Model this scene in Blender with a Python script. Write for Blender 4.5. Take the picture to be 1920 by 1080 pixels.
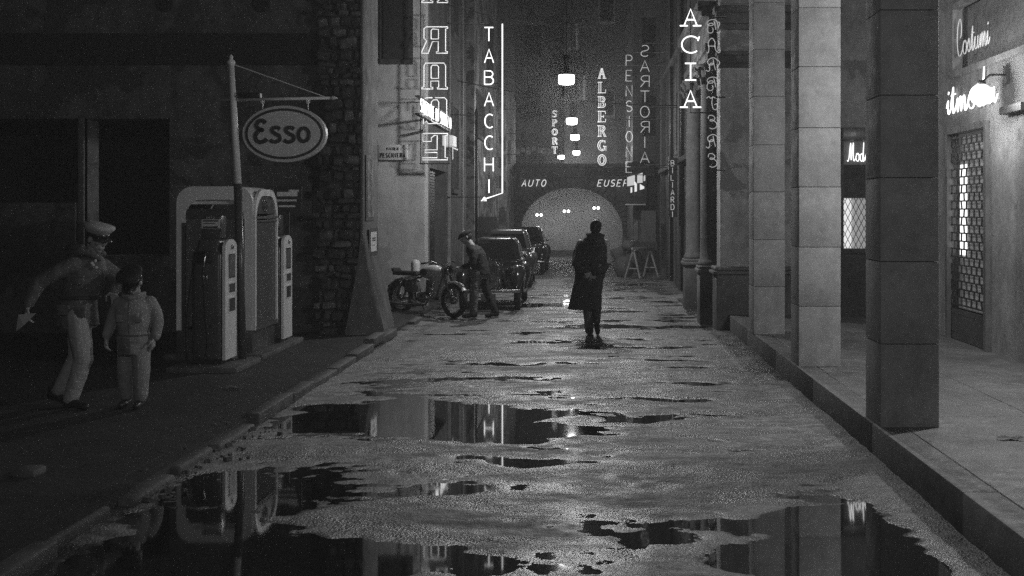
import bpy, bmesh, math, random
import numpy as np
from mathutils import Vector, Matrix
R = math.radians
rnd = random.Random(7)
S = bpy.context.scene
C = S.collection
for o in list(bpy.data.objects): bpy.data.objects.remove(o)

# ------------------------------------------------------------------ camera, sky, sun, exposure
cd = bpy.data.cameras.new('camera'); cam = bpy.data.objects.new('camera', cd); C.objects.link(cam)
cam.location = (0, 0, 1.9); cam.rotation_euler = (R(90), 0, 0)
cd.sensor_width = 36; cd.lens = 36*2200/1920
cd.shift_x = (960-1109)/1920; cd.shift_y = (395-540)/1920
cd.clip_end = 400; cd.clip_start = .1
S.camera = cam
SUN_EL, SUN_AZ = 43, -1.2          # degrees above the horizon, degrees right of straight ahead
w = bpy.data.worlds.new('World'); S.world = w; w.use_nodes = True
nt = w.node_tree; bg = nt.nodes['Background']
sk = nt.nodes.new('ShaderNodeTexSky'); sk.sky_type = 'NISHITA'; sk.sun_disc = False
sk.sun_elevation = R(SUN_EL); sk.sun_rotation = R(SUN_AZ)
bw = nt.nodes.new('ShaderNodeRGBToBW'); nt.links.new(sk.outputs[0], bw.inputs[0]); nt.links.new(bw.outputs[0], bg.inputs[0])
bg.inputs[1].default_value = .0016
sd = bpy.data.lights.new('sun', 'SUN'); sun = bpy.data.objects.new('sun', sd); C.objects.link(sun)
sd.energy = .52; sd.angle = R(.8); sd.color = (1, 1, 1)
d = Vector((math.sin(R(SUN_AZ))*math.cos(R(SUN_EL)), math.cos(R(SUN_AZ))*math.cos(R(SUN_EL)), math.sin(R(SUN_EL))))
sun.rotation_euler = d.to_track_quat('Z', 'Y').to_euler()
S.view_settings.view_transform = 'Standard'; S.view_settings.look = 'None'
S.view_settings.exposure = 0.0; S.view_settings.gamma = 1; S.view_settings.use_curve_mapping = False
S.cycles.use_denoising = False; S.cycles.max_bounces = 6; S.cycles.sample_clamp_indirect = 2; S.cycles.sample_clamp_direct = 6

# ------------------------------------------------------------------ materials
MATS = {}
def M(name, v, rough=.7, metal=0, var=.35, scale=2.5, bump=.25, bscale=35, spec=.5, streak=0., patch=0., pv=None, coat=0):
    m = bpy.data.materials.new(name); m.use_nodes = True; n = m.node_tree; L = n.links
    p = n.nodes['Principled BSDF']; p.inputs['Metallic'].default_value = metal
    p.inputs['Roughness'].default_value = rough; p.inputs['Specular IOR Level'].default_value = spec
    if coat: p.inputs['Coat Weight'].default_value = coat; p.inputs['Coat Roughness'].default_value = .05
    tc = n.nodes.new('ShaderNodeTexCoord')
    def noise(sc, det=6, rg=.6, vec=None, dist=0):
        t = n.nodes.new('ShaderNodeTexNoise'); t.inputs['Scale'].default_value = sc; t.inputs['Detail'].default_value = det
        t.inputs['Roughness'].default_value = rg; t.inputs['Distortion'].default_value = dist
        L.new(vec or tc.outputs['Object'], t.inputs['Vector']); return t.outputs['Fac']
    def mrange(x, a, b, c, d_):
        t = n.nodes.new('ShaderNodeMapRange'); L.new(x, t.inputs[0])
        for i, q in enumerate((a, b, c, d_)): t.inputs[i+1].default_value = q
        return t.outputs[0]
    def math_(op, a, b):
        t = n.nodes.new('ShaderNodeMath'); t.operation = op
        for i, q in enumerate((a, b)):
            if isinstance(q, (int, float)): t.inputs[i].default_value = q
            else: L.new(q, t.inputs[i])
        return t.outputs[0]
    f = mrange(noise(scale, 8), .3, .7, 1-var, 1+var)
    f2 = mrange(noise(scale*7, 6), .3, .7, 1-var*.5, 1+var*.5)
    val = math_('MULTIPLY', math_('MULTIPLY', f, f2), v)
    if streak:
        mp = n.nodes.new('ShaderNodeMapping'); mp.inputs['Scale'].default_value = (2.2, 2.2, .4); L.new(tc.outputs['Object'], mp.inputs[0])
        val = math_('MULTIPLY', val, mrange(noise(1.3, 6, .7, mp.outputs[0]), .4, .68, 1, 1-streak))
    if patch:
        k = mrange(noise(scale*.9, 9, .65, None, .4), .5+(.5-patch)*.3, .52+(.5-patch)*.3, 0, 1)
        mx = n.nodes.new('ShaderNodeMix'); L.new(k, mx.inputs[0]); L.new(val, mx.inputs[2]); mx.inputs[3].default_value = pv if pv is not None else v*.45
        val = mx.outputs[0]
    L.new(val, p.inputs['Base Color'])
    if bump:
        b = n.nodes.new('ShaderNodeBump'); b.inputs['Strength'].default_value = bump; b.inputs['Distance'].default_value = .01
        L.new(math_('ADD', noise(bscale, 4), math_('MULTIPLY', noise(bscale*.18, 5), 1.6)), b.inputs['Height']); L.new(b.outputs[0], p.inputs['Normal'])
    if rough > .15:
        L.new(mrange(noise(scale*3, 4), .3, .7, max(rough-.12, .03), min(rough+.12, 1)), p.inputs['Roughness'])
    MATS[name] = m; return m
def creases(m, strength=.28):
    n = m.node_tree; L = n.links; p = n.nodes['Principled BSDF']; tc = n.nodes.new('ShaderNodeTexCoord'); last = None
    for rot, sc in (((.5, .3, .6), (7, 7, 26)), ((-.7, .2, -.5), (9, 9, 34)), ((0, 0, .3), (24, 24, 6))):
        mp = n.nodes.new('ShaderNodeMapping'); mp.inputs['Rotation'].default_value = rot; mp.inputs['Scale'].default_value = sc; L.new(tc.outputs['Object'], mp.inputs[0])
        t = n.nodes.new('ShaderNodeTexNoise'); t.inputs['Scale'].default_value = .8; t.inputs['Detail'].default_value = 2; t.inputs['Distortion'].default_value = .6; L.new(mp.outputs[0], t.inputs['Vector'])
        if last is None: last = t.outputs['Fac']
        else:
            ad = n.nodes.new('ShaderNodeMath'); ad.operation = 'ADD'; L.new(last, ad.inputs[0]); L.new(t.outputs['Fac'], ad.inputs[1]); last = ad.outputs[0]
    bu = n.nodes.new('ShaderNodeBump'); bu.inputs['Strength'].default_value = strength; bu.inputs['Distance'].default_value = .035
    L.new(last, bu.inputs['Height'])
    if p.inputs['Normal'].links: L.new(p.inputs['Normal'].links[0].from_socket, bu.inputs['Normal'])
    L.new(bu.outputs[0], p.inputs['Normal'])
def E(name, strength, v=1.):
    m = bpy.data.materials.new(name); m.use_nodes = True; n = m.node_tree; p = n.nodes['Principled BSDF']
    p.inputs['Base Color'].default_value = (.6, .6, .6, 1)
    p.inputs['Emission Color'].default_value = (v, v, v, 1); p.inputs['Emission Strength'].default_value = strength
    MATS[name] = m; return m
plaster = M('old_plaster', .14, .85, streak=.55, patch=.32, pv=.11, bump=.5, bscale=25, scale=1.1)
plaster_dark = M('dark_plaster', .13, .85, var=.5, streak=.5, patch=.4, pv=.06, bump=.5, bscale=25, scale=.9)
plaster_pale = M('pale_plaster', .34, .85, streak=.4, patch=.22, pv=.2, bump=.4, bscale=25, scale=1.5)
peeling = M('peeling_plaster', .33, .9, streak=.35, patch=.5, pv=.10, bump=.8, bscale=22, scale=2.2)
concrete = M('column_stone', .30, .8, var=.26, streak=.2, scale=2, bump=.25, bscale=90)
kerbstone = M('kerb_stone', .11, .7, var=.35, scale=4, bump=.5, bscale=40)
kerb_dark = M('worn_kerb', .085, .75, var=.4, scale=4, bump=.6, bscale=40)
rubble_m = M('rubble_stone', .05, .9, var=.8, scale=5, bump=1, bscale=22); rubble2_m = M('rubble_stone_pale', .12, .9, var=.7, scale=6, bump=1, bscale=22)
brickm = M('old_brick', .15, .9, var=.5, scale=5, bump=.6, bscale=40)
wood_dark = M('dark_wood', .045, .7, var=.5, scale=3, bump=.4, bscale=25)
wood_pale = M('pale_wood', .35, .7, var=.3, scale=5, bump=.2)
iron = M('dark_iron', .03, .5, metal=.4, var=.3, bump=.15)
steel = M('worn_chrome', .55, .18, metal=1, var=.2, bump=.05)
black_paint = M('black_car_paint', .012, .18, var=.2, bump=.02, coat=.7, scale=1)
grey_paint = M('grey_car_paint', .07, .2, var=.2, bump=.02, coat=.7, scale=1)
rubber = M('rubber', .012, .75, bump=.2)
glass_dark = M('dark_glass', .012, .04, var=.1, bump=0)
enamel = M('white_enamel', .8, .35, var=.1, scale=3, bump=.03, bscale=8)
enamel_dark = M('dark_enamel', .075, .3, var=.2, scale=3, bump=.03, bscale=8)
enamel_mid = M('grey_enamel', .12, .35, var=.2, scale=3, bump=.03)
sign_face = M('sign_white', .62, .45, var=.08, bump=.02)
sign_ink = M('sign_ink', .035, .5, var=.1, bump=.02)
paper = M('paper', .6, .8, var=.12, scale=6, bump=.1)
poster = M('faded_poster', .10, .8, var=.5, scale=5, bump=.2, patch=.4, pv=.2)
skin = M('skin', .38, .55, var=.08, bump=.08, bscale=60)
hair_m = M('hair', .02, .6, var=.4, scale=30, bump=.8, bscale=120)
coat_m = M('dark_wool', .06, .9, var=.2, scale=8, bump=.4, bscale=60, spec=.2)
jacket_m = M('waxed_jacket', .12, .7, var=.25, scale=6, bump=.4, bscale=40)
jersey_m = M('black_jersey', .022, .8, var=.25, scale=6, bump=.4, bscale=40)
overall_m = M('pale_overalls', .29, .8, var=.15, scale=6, bump=.4, bscale=40)
trouser_pale = M('pale_trousers', .42, .8, var=.12, scale=6, bump=.4, bscale=40)
trouser_grey = M('grey_trousers', .17, .8, var=.15, scale=6, bump=.4, bscale=40)
cap_pale = M('pale_cap_cloth', .5, .7, var=.1, bump=.2)
shoe_m = M('shoe_leather', .02, .35, var=.2, bump=.1)
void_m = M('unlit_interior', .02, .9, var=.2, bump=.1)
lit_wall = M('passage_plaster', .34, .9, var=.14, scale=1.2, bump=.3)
pavement_m = M('cement_pavement', .125, .62, var=.3, scale=2.2, bump=.5, bscale=45, patch=.3, pv=.17)
forecourt_m = M('forecourt_asphalt', .036, .7, var=.35, scale=1.2, bump=.5, bscale=60)
ground_m = M('bare_earth', .06, .95, bump=.4)
for _m in (coat_m, jacket_m, jersey_m, overall_m, trouser_pale, trouser_grey): creases(_m)
neon_hi = E('neon_bright', 1.9); neon_mid = E('neon_medium', .8); neon_lo = E('neon_faint', .32); neon_min = E('neon_dim', .2)
bulb_m = E('lamp_glass', 14); globe_m = E('globe_glass', 1.0); lit_pane = E('lit_pane', .8); lit_soft = E('lit_curtain', .22); far_bulb = E('passage_bulb', 12)

def road_material():
    m = bpy.data.materials.new('wet_asphalt'); m.use_nodes = True; n = m.node_tree; L = n.links; p = n.nodes['Principled BSDF']
    tc = n.nodes.new('ShaderNodeTexCoord')
    def noise(sc, det, rg=.6, vec=None):
        t = n.nodes.new('ShaderNodeTexNoise'); t.inputs['Scale'].default_value = sc; t.inputs['Detail'].default_value = det; t.inputs['Roughness'].default_value = rg
        L.new(vec or tc.outputs['Object'], t.inputs['Vector']); return t.outputs['Fac']
    def mr(x, a, b, c, d_):
        t = n.nodes.new('ShaderNodeMapRange'); L.new(x, t.inputs[0])
        for i, q in enumerate((a, b, c, d_)): t.inputs[i+1].default_value = q
        return t.outputs[0]
    def mul(a, b):
        t = n.nodes.new('ShaderNodeMath'); t.operation = 'MULTIPLY'
        for i, q in enumerate((a, b)):
            if isinstance(q, (int, float)): t.inputs[i].default_value = q
            else: L.new(q, t.inputs[i])
        return t.outputs[0]
    vo = n.nodes.new('ShaderNodeTexVoronoi'); vo.inputs['Scale'].default_value = 55; L.new(tc.outputs['Object'], vo.inputs['Vector'])
    vo2 = n.nodes.new('ShaderNodeTexVoronoi'); vo2.inputs['Scale'].default_value = 120; L.new(tc.outputs['Object'], vo2.inputs['Vector'])
    # depth of the surface above the standing water: just above it the asphalt is soaked, darker and smoother; it also paints foreground shade
    sep = n.nodes.new('ShaderNodeSeparateXYZ'); L.new(tc.outputs['Object'], sep.inputs[0])
    wet = mr(sep.outputs[2], .0, .019, .18, 1)
    mp = n.nodes.new('ShaderNodeMapping'); mp.inputs['Scale'].default_value = (.55, 1.5, 1); L.new(tc.outputs['Object'], mp.inputs[0])
    damp = mr(noise(1.5, 9, .68, mp.outputs[0]), .44, .60, .0, 1)
    damp2 = mr(noise(5.5, 7, .7, mp.outputs[0]), .42, .58, .45, 1.15)
    col = mul(mul(mul(mul(mul(mr(damp, 0, 1, .38, 1.35), damp2), mr(noise(.9, 8), .3, .7, .7, 1.3)), mr(noise(9, 6), .3, .7, .6, 1.4)), mr(vo.outputs['Color'], 0, 1, .6, 1.5)), wet)
    L.new(mul(col, .14), p.inputs['Base Color'])
    rg = mul(mr(damp, 0, 1, .42, .75), mr(sep.outputs[2], .0, .012, .62, 1))
    L.new(rg, p.inputs['Roughness'])
    p.inputs['Specular IOR Level'].default_value = .6
    ad = n.nodes.new('ShaderNodeMath'); ad.operation = 'ADD'
    L.new(mul(vo.outputs['Distance'], 1.0), ad.inputs[0]); L.new(mul(vo2.outputs['Distance'], .5), ad.inputs[1])
    ad2 = n.nodes.new('ShaderNodeMath'); ad2.operation = 'ADD'; L.new(ad.outputs[0], ad2.inputs[0]); L.new(mul(noise(14, 5), 1.2), ad2.inputs[1])
    b = n.nodes.new('ShaderNodeBump'); b.inputs['Distance'].default_value = .009; L.new(mr(sep.outputs[2], .0, .013, .2, .75), b.inputs['Strength'])
    L.new(ad2.outputs[0], b.inputs['Height']); L.new(b.outputs[0], p.inputs['Normal'])
    return m
road_m = road_material()
water_m = bpy.data.materials.new('standing_water'); water_m.use_nodes = True
_p = water_m.node_tree.nodes['Principled BSDF']; _p.inputs['Base Color'].default_value = (.008, .008, .008, 1); _p.inputs['Roughness'].default_value = .035
_p.inputs['IOR'].default_value = 1.45; _p.inputs['Specular IOR Level'].default_value = .8
shopglass = bpy.data.materials.new('window_glass'); shopglass.use_nodes = True
_p = shopglass.node_tree.nodes['Principled BSDF']; _p.inputs['Base Color'].default_value = (.8, .8, .8, 1); _p.inputs['Roughness'].default_value = .05
_p.inputs['Transmission Weight'].default_value = 1; _p.inputs['IOR'].default_value = 1.1

# ------------------------------------------------------------------ mesh helpers
class MB:
    def __init__(s): s.v = []; s.f = []
    def add(s, vs, fs):
        k = len(s.v); s.v += [tuple(q) for q in vs]; s.f += [tuple(i+k for i in f) for f in fs]; return s
    def box(s, x0, x1, y0, y1, z0, z1, rot=None, c=None):
        vs = [Vector((x, y, z)) for x in (x0, x1) for y in (y0, y1) for z in (z0, z1)]
        if rot is not None:
            cc = Vector(c) if c else Vector(((x0+x1)/2, (y0+y1)/2, (z0+z1)/2)); vs = [cc+rot@(q-cc) for q in vs]
        return s.add(vs, [(0, 1, 3, 2), (4, 6, 7, 5), (0, 4, 5, 1), (2, 3, 7, 6), (0, 2, 6, 4), (1, 5, 7, 3)])
    def fr(s, b, t, bev=0., seg=2):
        """frustum: b, t = (x0,x1,y0,y1,z)"""
        vs = [(b[0], b[2], b[4]), (b[1], b[2], b[4]), (b[1], b[3], b[4]), (b[0], b[3], b[4]), (t[0], t[2], t[4]), (t[1], t[2], t[4]), (t[1], t[3], t[4]), (t[0], t[3], t[4])]
        fs = [(3, 2, 1, 0), (4, 5, 6, 7), (0, 1, 5, 4), (1, 2, 6, 5), (2, 3, 7, 6), (3, 0, 4, 7)]
        if not bev: return s.add(vs, fs)
        bm = bmesh.new(); q = [bm.verts.new(a) for a in vs]; [bm.faces.new([q[i] for i in f]) for f in fs]
        bmesh.ops.bevel(bm, geom=bm.edges[:], offset=bev, segments=seg, profile=.5, affect='EDGES')
        bm.verts.index_update(); vs = [a.co.copy() for a in bm.verts]; fs = [[a.index for a in f.verts] for f in bm.faces]; bm.free()
        return s.add(vs, fs)
    def rbox(s, x0, x1, y0, y1, z0, z1, bev=.02, seg=2): return s.fr((x0, x1, y0, y1, z0), (x0, x1, y0, y1, z1), bev, seg)
    def tube(s, pts, r, n=8, caps=True, flat=None):
        pts = [Vector(p) for p in pts]; m = len(pts)
        rs = r if isinstance(r, (list, tuple)) else [r]*m
        up = None; vs = []; fs = []
        for i in range(m):
            t = (pts[min(i+1, m-1)]-pts[max(i-1, 0)])
            t = t.normalized() if t.length > 1e-9 else Vector((0, 0, 1))
            if up is None:
                up = Vector((0, 0, 1)) if abs(t.z) < .9 else Vector((0, 1, 0))
            u = (up - t*up.dot(t)); u = u.normalized() if u.length > 1e-6 else t.orthogonal().normalized()
            up = u; w_ = t.cross(u)
            for k in range(n):
                a = 2*math.pi*k/n; vs.append(pts[i]+(u*math.cos(a)+w_*math.sin(a))*rs[i])
        for i in range(m-1):
            for k in range(n):
                a, b = i*n+k, i*n+(k+1) % n; fs.append((a, b, b+n, a+n))
        if caps: fs.append(tuple(range(n-1, -1, -1))); fs.append(tuple((m-1)*n+k for k in range(n)))
        return s.add(vs, fs)
    def limb(s, pts, rs, n=14):
        """closed tapered limb with rounded ends"""
        P = [Vector(p) for p in pts]; a = (P[0]-P[1]).normalized(); b = (P[-1]-P[-2]).normalized()
        q = [P[0]+a*rs[0]*.9, P[0]+a*rs[0]*.6]+P+[P[-1]+b*rs[-1]*.6, P[-1]+b*rs[-1]*.9]
        r = [rs[0]*.35, rs[0]*.8]+list(rs)+[rs[-1]*.8, rs[-1]*.35]
        return s.tube(q, r, n)
    def rings(s, rings, n=24, caps=True, e=2.0):
        """rings: (cx,cy,cz,rx,ry[,ang]) horizontal superellipses"""
        vs = []; fs = []; m = len(rings)
        for g in rings:
            an = g[5] if len(g) > 5 else 0
            for k in range(n):
                a = 2*math.pi*k/n; c_, s_ = math.cos(a), math.sin(a)
                x = math.copysign(abs(c_)**(2/e), c_)*g[3]; y = math.copysign(abs(s_)**(2/e), s_)*g[4]
                vs.append((g[0]+x*math.cos(an)-y*math.sin(an), g[1]+x*math.sin(an)+y*math.cos(an), g[2]))
        for i in range(m-1):
            for k in range(n):
                a, b = i*n+k, i*n+(k+1) % n; fs.append((a, b, b+n, a+n))
        if caps: fs.append(tuple(range(n-1, -1, -1))); fs.append(tuple((m-1)*n+k for k in range(n)))
        return s.add(vs, fs)
    def ball(s, c, r, rot=None, nu=16, nv=10):
        r = r if isinstance(r, (tuple, list)) else (r, r, r); vs = [(0, 0, -1)]; fs = []
        for i in range(1, nv):
            t = math.pi*i/nv
            for k in range(nu): vs.append((math.sin(t)*math.cos(2*math.pi*k/nu), math.sin(t)*math.sin(2*math.pi*k/nu), -math.cos(t)))
        vs.append((0, 0, 1)); top = len(vs)-1
        for k in range(nu): fs.append((0, 1+(k+1) % nu, 1+k)); fs.append((top, 1+(nv-2)*nu+k, 1+(nv-2)*nu+(k+1) % nu))
        for i in range(nv-2):
            for k in range(nu): a = 1+i*nu+k; b = 1+i*nu+(k+1) % nu; fs.append((a, b, b+nu, a+nu))
        o = []
        for q in vs:
            p = Vector((q[0]*r[0], q[1]*r[1], q[2]*r[2])); p = rot@p if rot is not None else p; o.append(p+Vector(c))
        return s.add(o, fs)
    def lathe(s, prof, c=(0, 0, 0), axis='Z', n=24):
        vs = []; fs = []; m = len(prof)
        for r, h in prof:
            for k in range(n):
                a = 2*math.pi*k/n; x, y = r*math.cos(a), r*math.sin(a)
                q = {'Z': (x, y, h), 'Y': (x, h, y), 'X': (h, x, y)}[axis]; vs.append((q[0]+c[0], q[1]+c[1], q[2]+c[2]))
        for i in range(m-1):
            for k in range(n):
                a, b = i*n+k, i*n+(k+1) % n; fs.append((a, b, b+n, a+n))
        fs.append(tuple(range(n-1, -1, -1))); fs.append(tuple((m-1)*n+k for k in range(n)))
        return s.add(vs, fs)
    def prism(s, poly, y0, y1, axis='Y'):
        """poly of (a,b): axis Y -> (x,z) extruded along y; axis X -> (y,z) extruded along x; axis Z -> (x,y)"""
        n = len(poly); f = {'Y': lambda a, b, t: (a, t, b), 'X': lambda a, b, t: (t, a, b), 'Z': lambda a, b, t: (a, b, t)}[axis]
        vs = [f(a, b, y0) for a, b in poly]+[f(a, b, y1) for a, b in poly]
        return s.add(vs, [tuple(range(n)), tuple(range(2*n-1, n-1, -1))]+[(i, i+n, (i+1) % n+n, (i+1) % n) for i in range(n)])
    def build(s, name, mat, parent=None, smooth=False, world=False):
        me = bpy.data.meshes.new(name); v = s.v
        if world and parent is not None:
            off = Vector((0, 0, 0)); q = parent
            while q is not None: off += q.location; q = q.parent
            v = [tuple(Vector(a)-off) for a in v]
        me.from_pydata(v, [], s.f); me.materials.append(mat)
        bm = bmesh.new(); bm.from_mesh(me); bmesh.ops.recalc_face_normals(bm, faces=bm.faces); bm.to_mesh(me); bm.free()
        if smooth: me.polygons.foreach_set('use_smooth', [True]*len(me.polygons))
        o = bpy.data.objects.new(name, me); C.objects.link(o)
        if parent is not None: o.parent = parent
        return o
def tag(o, label, cat, group=None):
    o['label'] = label; o['category'] = cat
    if group: o['group'] = group
    return o
def thing(name, label, cat, loc=(0, 0, 0), rz=0, group=None):
    o = bpy.data.objects.new(name, None); o.empty_display_size = .1; C.objects.link(o)
    o.location = loc; o.rotation_euler = (0, 0, rz); return tag(o, label, cat, group)
def structure(o): o['kind'] = 'structure'; return o
def sharp(o, ang=35):
    me = o.data; me.polygons.foreach_set('use_smooth', [True]*len(me.polygons))
    bm = bmesh.new(); bm.from_mesh(me)
    for e in bm.edges:
        if len(e.link_faces) == 2 and e.calc_face_angle(0) > R(ang): e.smooth = False
    bm.to_mesh(me); bm.free(); return o
def copy_tree(o, parent=None):
    c = o.copy(); C.objects.link(c); c.parent = parent
    for ch in list(o.children): copy_tree(ch, c)
    return c
def piece(src, loc, parent, rot=(0, 0, 0), scale=(1, 1, 1)):
    c = bpy.data.objects.new(src.name.split('.')[0], src); C.objects.link(c); c.parent = parent; c.location = loc; c.rotation_euler = rot; c.scale = scale; return c

# ------------------------------------------------------------------ ground
def vnoise(x, y, seed, sc):
    rs = np.random.RandomState(seed); g = rs.rand(256, 256); x = x*sc; y = y*sc
    xi = np.floor(x).astype(int); yi = np.floor(y).astype(int); fx = x-xi; fy = y-yi; fx = fx*fx*(3-2*fx); fy = fy*fy*(3-2*fy)
    a = g[xi % 256, yi % 256]; b = g[(xi+1) % 256, yi % 256]; c_ = g[xi % 256, (yi+1) % 256]; d_ = g[(xi+1) % 256, (yi+1) % 256]
    return (a*(1-fx)+b*fx)*(1-fy)+(c_*(1-fx)+d_*fx)*fy
DIPS = [  # x, y, rx, ry, depth   hollows where rain stands, some also put in as shade
    (-2.05, 10.8, 1.1, 1.0, .023), (-1.15, 10.1, .55, .45, .019), (-.75, 11.0, .75, .28, .022), (-.33, 10.2, .36, .30, .022), (-.9, 9.75, .5, .35, .02),
    (-2.45, 7.7, .85, 1.0, .021), (-2.2, 6.3, 1.0, .5, .02), (-1.0, 8.0, .34, .20, .02), (-1.25, 6.35, .8, .5, .021), (.92, 11.8, .38, .13, .018),
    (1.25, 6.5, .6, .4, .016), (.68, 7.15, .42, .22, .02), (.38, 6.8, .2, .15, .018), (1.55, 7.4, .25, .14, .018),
    (.5, 10.7, .5, .08, .014), (1.5, 7.4, .3, .9, .015), (1.3, 6.4, .6, .45, .016), (1.3, 7.15, .5, .25, .014), (-.6, 8.9, .8, .12, .014), (.4, 9.2, .5, .08, .012), (-1.0, 13.3, 1.0, .12, .012), (.9, 13.0, .7, .1, .011), (1.1, 14.2, .6, .1, .011), (-.1, 14.6, .9, .1, .011), (-1.4, 16.8, .9, .2, .012), (1.0, 19.2, .9, .25, .012), (-.6, 20.2, 1.1, .22, .012), (-.4, 16.2, 1.1, .12, .012),  # right foreground dips here darken the road in place of the column's shadow
    (.3, 22, .9, .35, .012), (-.9, 23.5, .8, .7, .013), (.8, 25.5, 1, .5, .013), (-.2, 28, 1.2, .6, .014), (1, 30, 1, .5, .012), (0, 34, 1.5, .7, .014), (.9, 17.3, .8, .18, .012), (.6, 15, .7, .1, .012)]
_r = random.Random(3)
for _ in range(80):
    _y = 9.2+18*_r.random()**1.3; DIPS.append((_r.uniform(-2.6, 2.0), _y, _r.uniform(.18, .6)*(.7+_y/30), _r.uniform(.04, .085)*(_y/11), _r.uniform(.006, .014)))
def road_height(X, Y):
    wx = X+.22*(vnoise(X, Y, 11, 2.2)-.5)+.07*(vnoise(X, Y, 12, 8)-.5); wy = Y+.35*(vnoise(X, Y, 13, 2.2)-.5)+.10*(vnoise(X, Y, 14, 8)-.5)
    st = np.clip((Y-9)/6, 0, 1)
    h = .0135-.003*st+.009*st*(vnoise(X*.8, Y*1.5, 6, 1.6)-.5)+.008*st*(vnoise(X, Y*1.6, 7, 3.4)-.5)+.013*(vnoise(X, Y*.8, 1, .9)-.5)*2*.6+.008*(vnoise(X*.7, Y*1.2, 2, 3.1)-.5)*2+.0055*(vnoise(X, Y*1.4, 3, 8)-.5)*2+.0016*(vnoise(X, Y, 4, 27)-.5)*2+.0010*(vnoise(X, Y, 5, 60)-.5)*2
    h = h+.022*np.clip((X-1.78)/.3, 0, 1)+.01*np.clip((-2.75-X)/.25, 0, 1)-.0012*np.clip((9.5-Y)/2, 0, 1)-.0012*np.clip((8.9-Y)/1.2, 0, 1)*np.clip(1.2-np.abs(X+2.0)/2.2, 0, 1)-.004*np.clip((X-.9)/.8, 0, 1)*np.clip((8.8-Y)/1.5, 0, 1)  # lowered foreground reads wet and dark, standing in for light falloff and column shadow
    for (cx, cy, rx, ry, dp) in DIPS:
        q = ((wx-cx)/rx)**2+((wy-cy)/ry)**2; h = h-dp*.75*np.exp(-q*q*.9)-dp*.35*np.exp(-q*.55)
    h = h+.0014*(vnoise(X, Y, 8, 33)-.5)
    h = h+.02*np.clip(1-np.abs(X)/2.6, 0, 1)*.15
    return h
xs = np.arange(-3.02, 2.175, .017); ys = [1.0]
while ys[-1] < 62: ys.append(ys[-1]+max(.018, .0026*ys[-1]))
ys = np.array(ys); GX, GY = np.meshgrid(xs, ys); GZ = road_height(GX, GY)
nx, ny = len(xs), len(ys)
me = bpy.data.meshes.new('road'); me.vertices.add(nx*ny); me.vertices.foreach_set('co', np.stack([GX, GY, GZ], -1).astype(np.float32).ravel())
i = np.arange((nx-1)*(ny-1)); r_, c_ = i//(nx-1), i % (nx-1); a = r_*nx+c_
fa = np.stack([a, a+1, a+nx+1, a+nx], -1).astype(np.int32).ravel()
me.loops.add(len(fa)); me.loops.foreach_set('vertex_index', fa); me.polygons.add(len(i)); me.polygons.foreach_set('loop_start', (np.arange(len(i))*4).astype(np.int32))
me.update(calc_edges=True); me.polygons.foreach_set('use_smooth', np.ones(len(i), bool)); me.materials.append(road_m)
road = structure(bpy.data.objects.new('road', me)); C.objects.link(road)
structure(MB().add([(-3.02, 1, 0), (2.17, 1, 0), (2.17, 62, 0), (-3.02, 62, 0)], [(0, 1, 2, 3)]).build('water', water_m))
structure(MB().box(-70, 70, -20, 130, -.6, -.08).build('ground', ground_m))
structure(MB().box(-9.5, -3.02, -6, 17.4, -.05, .08).box(-9.5, -3.02, 17.4, 22.5, -.05, .078).build('forecourt', forecourt_m))
pv = structure(MB().box(2.361, 8, -6, 18.5, -.05, .262).build('pavement', kerb_dark))
y = -6.0
while y < 18.4:
    y1 = min(y+3.06, 18.5); sharp(MB().rbox(2.364, 3.497, y+.005, y1-.005, .2, .270, .004, 1).build('pavement_slab', pavement_m, pv)); sharp(MB().rbox(3.503, 8, y+.005, y1-.005, .2, .2705, .004, 1).build('pavement_slab', pavement_m, pv)); y = y1
# kerb stones
kl = [2.3, 2.5, 2.2, 2.4]
ke = thing('stone_kerb', 'tall stone kerb along the edge of the right hand colonnade pavement', 'kerb', (2.25, 2, 0))
y = 2.0; k = 0
while y < 18.4:
    L_ = kl[k % 4]; y1 = min(y+L_, 18.5); e = rnd.uniform(-.0015, .0015)
    sharp(MB().rbox(2.15+e, 2.36, y+.0015, y1-.0015, -.02, .272+rnd.uniform(-.001, .001), .012, 2).build('kerb_stone', kerbstone, ke, world=True)); y = y1; k += 1
kf = thing('low_kerb', 'low worn kerb between the fuel forecourt and the wet road', 'kerb', (-2.95, 7, 0))
y = 5.6
while y < 20.2:
    y1 = min(y+rnd.uniform(.8, 1.2), 20.3); e = rnd.uniform(-.012, .012)
    wn = y < 10 and y > 6
    o = sharp(MB().rbox(-3.06+(rnd.uniform(-.05, .03) if wn else 0), -2.92+e+(rnd.uniform(-.05, .03) if wn else 0), y+.006, y1-.006-(rnd.uniform(0, .25) if wn else 0), -.02, .098+rnd.uniform(-.012, .006)-(rnd.uniform(.0, .05) if wn else 0), .014+(.015 if wn else 0), 3).build('kerb_stone', kerb_dark, kf, world=True)); o.rotation_euler = (rnd.uniform(-.01, .01), 0, 0); y = y1
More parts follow.
